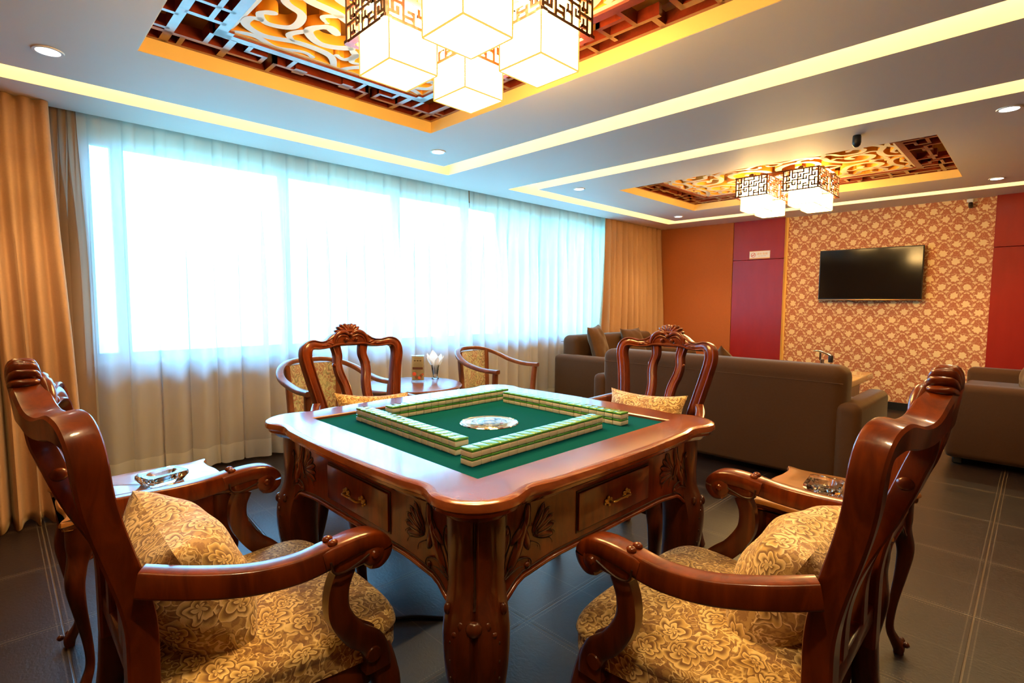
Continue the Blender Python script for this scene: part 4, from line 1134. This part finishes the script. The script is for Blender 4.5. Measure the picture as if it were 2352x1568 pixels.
def make_tub_chair():
    t = thing('tub_chair', '', 'chair', group='round-backed tub chairs by the window')
    # rail: horseshoe, high behind and falling to the front; the chair faces local +y
    ctrl = []
    for i in range(25):
        a = math.radians(-62 + (304) * i / 24) ; u = abs(i - 12) / 12
        ctrl.append(((.285 + .0 * u) * cos(a), -.02 + .285 * sin(a) * -1 * -1, .80 - .135 * ss((u - .12) / .95), .048))
    c5 = []
    for i in range(33):
        s = -1 + 2 * i / 32; a = abs(s)
        if a < .62: q = a / .62 * pi / 2; x, y = .275 * sin(q), -.26 + .22 * (1 - cos(q))
        else: q = (a - .62) / .38; x, y = .275 + .012 * q, -.04 + .29 * q
        c5.append((math.copysign(x, s), y, .800 - .130 * ss((a - .10) / .80)))
    b = MB(); n = len(c5) - 1
    b.sweep(c5, [.046 - .006 * sin(pi * i / n) for i in range(n + 1)], .030, SQ, (0, 0, 1)); b.build('arm_rail', 'chairwood', t, ang=50)
    b = MB()
    for k, (xa, za, xb, zb, w) in enumerate(()): pass
    def bp(u, v):       # padded back, curved in plan
        a = (u - .5) * 1.40; z = .44 + .335 * v; r = .262
        return (r * sin(a) * (.92 + .08 * v), -.01 - r * cos(a) * .92 + .02 * (1 - v), z)
    def fn(s):
        def f(u, v):
            p = V(bp(u, v)); e = (1 - abs(2 * u - 1) ** 6) * (1 - abs(2 * v - 1) ** 6); nrm = V((-p.x, -p.y - .01, 0)).normalized()
            return p + nrm * s * (.006 + .020 * e)
        return f
    for s in (1, -1): b.grid(fn(s), 20, 14, uvf=lambda u, v: (u * .46, v * .34))
    b.build('back_pad', 'floral_green', t, ang=70)
    for s in (-1, 1):
        b = MB(); b.sweep([bp(.5 + s * .53, -1.25), bp(.5 + s * .53, 0), bp(.5 + s * .53, 1.02)], [.032, .036, .032], .034, SQ, (0, 1, 0)); b.build('back_leg', 'chairwood', t)
        b = MB(); b.sweep(smooth([(s * .284, .225, .675), (s * .276, .215, .56), (s * .262, .215, .43), (s * .262, .222, .22), (s * .262, .235, .0)], 4), .036, .036, SQ, (0, 1, 0)); b.build('front_leg', 'chairwood', t)
    b = MB()
    def fs(u, v):
        a = 2 * pi * u; c_, s_ = cos(a), sin(a); ex = math.copysign(abs(c_) ** .6, c_); ey = math.copysign(abs(s_) ** .6, s_)
        if v < .35: r, z = 1, .40 + .04 * v / .35
        elif v < .6: q = (v - .35) / .25; r, z = 1 - .12 * (1 - cos(q * pi / 2)), .44 + .028 * sin(q * pi / 2)
        else: q = (v - .6) / .4; r, z = .88 * (1 - q), .468 + .012 * (1 - (1 - q) ** 2)
        return (ex * .25 * r, .02 + ey * .235 * r, z)
    b.grid(fs, 48, 16, cu=True); b.uv = {i: (b.v[i].x, b.v[i].y) for i in range(len(b.v))}
    b.build('seat', 'floral_seat', t, ang=70)
    b = MB(); b.sweep([(x * .9, y * .9 + .003, .385) for x, y in [(.25 * math.copysign(abs(cos(a)) ** .6, cos(a)), .02 + .235 * math.copysign(abs(sin(a)) ** .6, sin(a))) for a in [2 * pi * i / 40 for i in range(40)]]], .03, .05, RECT, (0, 0, 1), closed=True); b.build('seat_rail', 'chairwood', t)
    return t
u0 = make_tub_chair(); u0.location = (1.45, 3.04, 0); u0.rotation_euler = (0, 0, pi + .12); u0['label'] = 'round-backed tapestry chair by the window, left of the round table and partly hidden'
copy_tree(u0, loc=(2.78, 3.02, 0), rz=pi + .22, label='round-backed tapestry chair by the window, right of the round table')

# ------------------------------------------------------------------ sofas
def make_sofa(name, label, W, D, loc, rz, back_h=.78, arm_h=.55, arm_w=.16, seats=2, group=None):
    """Faces local +y; origin at the middle of the back's foot."""
    t = thing(name, label, 'sofa', loc, rz, group)
    hw = W / 2; bt = .24
    b = MB(); b.rbox((0, D / 2 + .02, .215), (W - .04, D - .06, .33), .03, 3); b.build('base', 'sofa', t)
    b = MB(); mk = b.mark(); b.rbox((0, bt / 2, .41), (W - arm_w * 1.25, bt, (back_h - .04)), .075, 5)
    for v in b.v:
        if v.z < .12: v.z = .045 + (v.z - .04) * .5
    b.xf(mk, Matrix.Identity(4)); b.build('backrest', 'sofa', t, ang=60)
    b = MB(); hwb = (W - arm_w * 1.25) / 2 - .01
    b.tube([(-hwb, -.001, back_h - .105), (hwb, -.001, back_h - .105)], .0025, 6); b.build('seam', 'sofa_pillow', t)
    for s in (-1, 1):
        b = MB(); b.rbox((s * (hw - arm_w / 2), D / 2 - .004, arm_h / 2 + .025), (arm_w, D, arm_h - .05), .05, 4); b.build('arm', 'sofa', t, ang=60)
    sw = (W - 2 * arm_w) / seats
    for k in range(seats):
        b = MB(); b.rbox((-hw + arm_w + sw * (k + .5), bt + (D - bt) / 2, .42), (sw - .006, D - bt - .01, .13), .045, 4); b.build('seat_cushion', 'sofa', t, ang=60)
    for sx in (-1, 1):
        for y in (.08, D - .08):
            b = MB(); b.rbox((sx * (hw - .1), y, .026), (.06, .06, .052), .008, 1); b.build('foot', 'black_plastic', t)
    return t
# local +y is the way the sofa looks
make_sofa('sofa', 'long brown suede sofa seen from behind, across the middle of the photo', 2.00, .86, (3.70, 1.728, 0), -pi / 2, .785, .56, .145, 3)
make_sofa('sofa', 'brown suede sofa against the window in front of the corner drape', 1.85, .80, (5.35, 3.80, 0), pi, .84, .60, .20, 2)
make_sofa('sofa', 'brown suede sofa at the right edge, showing its outer arm', 1.62, .86, (5.76, -.41, 0), 0, .74, .595, .17, 2)
def sofa_pillow(loc, rot, size, lb, seed):
    b = MB(); cushion(b, size, size, .15, seed=seed, pinch=.09)
    o = b.build('throw_pillow', 'sofa_pillow', ang=70); o.location = loc; o.rotation_euler = rot
    return tag(o, lb, 'cushion', 'brown suede sofa cushions')
sofa_pillow((4.80, 3.46, .71), (.30, .05, pi + .35), .44, 'brown cushion with a raised corner at the left end of the window sofa', 5)
sofa_pillow((5.55, 3.47, .67), (.35, 0, pi), .42, 'brown cushion in the middle of the window sofa beside the corner drape', 6)
sofa_pillow((6.00, -.02, .66), (.35, .1, .2), .40, 'brown cushion on the sofa at the right edge of the photo', 7)
sp = sofa_pillow((0, 0, 0), (0, 0, 0), .27, 'brown cushion whose corner peeks above the long sofa back', 8)
sp.matrix_world = Matrix.Translation((4.09, 1.742, .662)) @ Matrix.Rotation(-pi / 2, 4, 'Z') @ Matrix.Rotation(.28, 4, 'X') @ Matrix.Rotation(pi / 4, 4, 'Y')

# ------------------------------------------------------------------ marble tea table with its tap and kettle
t = thing('tea_table', 'cream marble-topped tea table between the sofas below the television', 'table', (5.43, 1.55, 0))
b = MB(); b.rbox((0, 0, .49), (1.06, .92, .062), .012, 3); b.build('tabletop', 'marble', t)
b = MB(); b.rbox((0, 0, .245), (.92, .74, .43), .02, 2); b.build('cabinet', 'cherry_dark', t)
for s in (-1, 1):
    b = MB(); b.rbox((s * .22, -.372, .26), (.40, .012, .33), .004, 1); d = b.build('door', 'cherry_dark', t)
    b = MB(); b.ball((s * .05, -.385, .28), .012); b.build('knob', 'brass', d)
t = thing('tap', 'curved chrome tap with a dark end on the tea table, just above the sofa back', 'tap', (5.10, 1.29, .5215))
b = MB(); b.lathe([(0, 0), (.036, 0), (.036, .006), (.018, .012), (.015, .17), (0, .175)], (0, .02, 0), 20); b.build('base', 'chrome', t)
b = MB(); c5 = smooth([(0, .088, .240), (0, .06, .243), (0, .02, .236), (0, -.02, .222), (0, -.05, .206)], 5); b.sweep(c5, [.020 + .014 * i / (len(c5) - 1) for i in range(len(c5))], [.010 + .016 * i / (len(c5) - 1) for i in range(len(c5))], SQ, (0, 0, 1)); b.tube([(0, .035, .165), (0, .035, .235)], .008); b.build('spout', 'chrome', t)
b = MB(); b.rbox((0, -.046, .180), (.036, .034, .062), .008, 2); b.build('valve_block', 'black_plastic', t)
t = thing('tea_kettle', 'dark kettle with a round lid knob on the tea table behind the sofa back', 'kettle', (5.10, 1.86, .5215))
b = MB(); b.lathe([(0, 0), (.06, 0), (.068, .02), (.066, .06), (.05, .085), (.02, .092), (0, .092)], n=28); b.tube(smooth([(.06, 0, .03), (.09, 0, .05), (.10, 0, .075)], 4), .008)
b.build('body', 'black_plastic', t)
b = MB(); b.ball((0, 0, .101), .012); b.build('lid_knob', 'bronze_strip', t)

# ------------------------------------------------------------------ daylight, world, camera
w = bpy.data.worlds.new('daylight'); SC.world = w; w.use_nodes = True; nt = w.node_tree; nt.nodes.clear()
o = nd(nt, 'ShaderNodeOutputWorld'); bg = nd(nt, 'ShaderNodeBackground'); tc = nd(nt, 'ShaderNodeTexCoord'); sp = nd(nt, 'ShaderNodeSeparateXYZ')
nt.links.new(tc.outputs['Generated'], sp.inputs[0])
f = sstep(nt, sp.outputs[2], -.12, .10)
nt.links.new(mix(nt, f, (.18, .52, .62), (.145, .51, 1.0)), bg.inputs[0])
nt.links.new(mth(nt, 'MULTIPLY_ADD', f, 23.0, 18.0), bg.inputs[1]); nt.links.new(bg.outputs[0], o.inputs[0])
l = lightdata('window_portal', 'AREA', 1, (1, 1, 1), shape='RECTANGLE', size=WX1 - WX0, size_y=WZ1 - WZ0)
l.cycles.is_portal = True
lo = bpy.data.objects.new('window_portal', l); COL.objects.link(lo); lo.location = ((WX0 + WX1) / 2, YW + .16, (WZ0 + WZ1) / 2); lo.rotation_euler = (pi / 2, 0, pi)
lo.rotation_euler = V((0, -1, 0)).to_track_quat('-Z', 'Z').to_euler()

cam = bpy.data.cameras.new('camera'); co = bpy.data.objects.new('camera', cam); COL.objects.link(co); SC.camera = co
yaw, pitch, roll = .789149, -.0741101, .005345
FW = V((cos(yaw) * cos(pitch), sin(yaw) * cos(pitch), sin(pitch))); r0 = V((sin(yaw), -cos(yaw), 0)); u0_ = r0.cross(FW)
RR = r0 * cos(roll) + u0_ * sin(roll); UU = -r0 * sin(roll) + u0_ * cos(roll)
mt = Matrix((RR, UU, -FW)).transposed().to_4x4(); mt.translation = (0, 0, 1.17)
co.matrix_world = mt
cam.sensor_width = 36; cam.lens = 1200.68 * 36 / 2352; cam.clip_start = .02
SC.view_settings.view_transform = 'Standard'; SC.view_settings.look = 'None'; SC.view_settings.gamma = 1; SC.view_settings.exposure = 0
SC.cycles.max_bounces = 8; SC.cycles.diffuse_bounces = 5; SC.cycles.glossy_bounces = 4; SC.cycles.transparent_max_bounces = 20; SC.cycles.sample_clamp_indirect = 8; SC.cycles.use_denoising = True
SC.cycles.caustics_reflective = False; SC.cycles.caustics_refractive = False
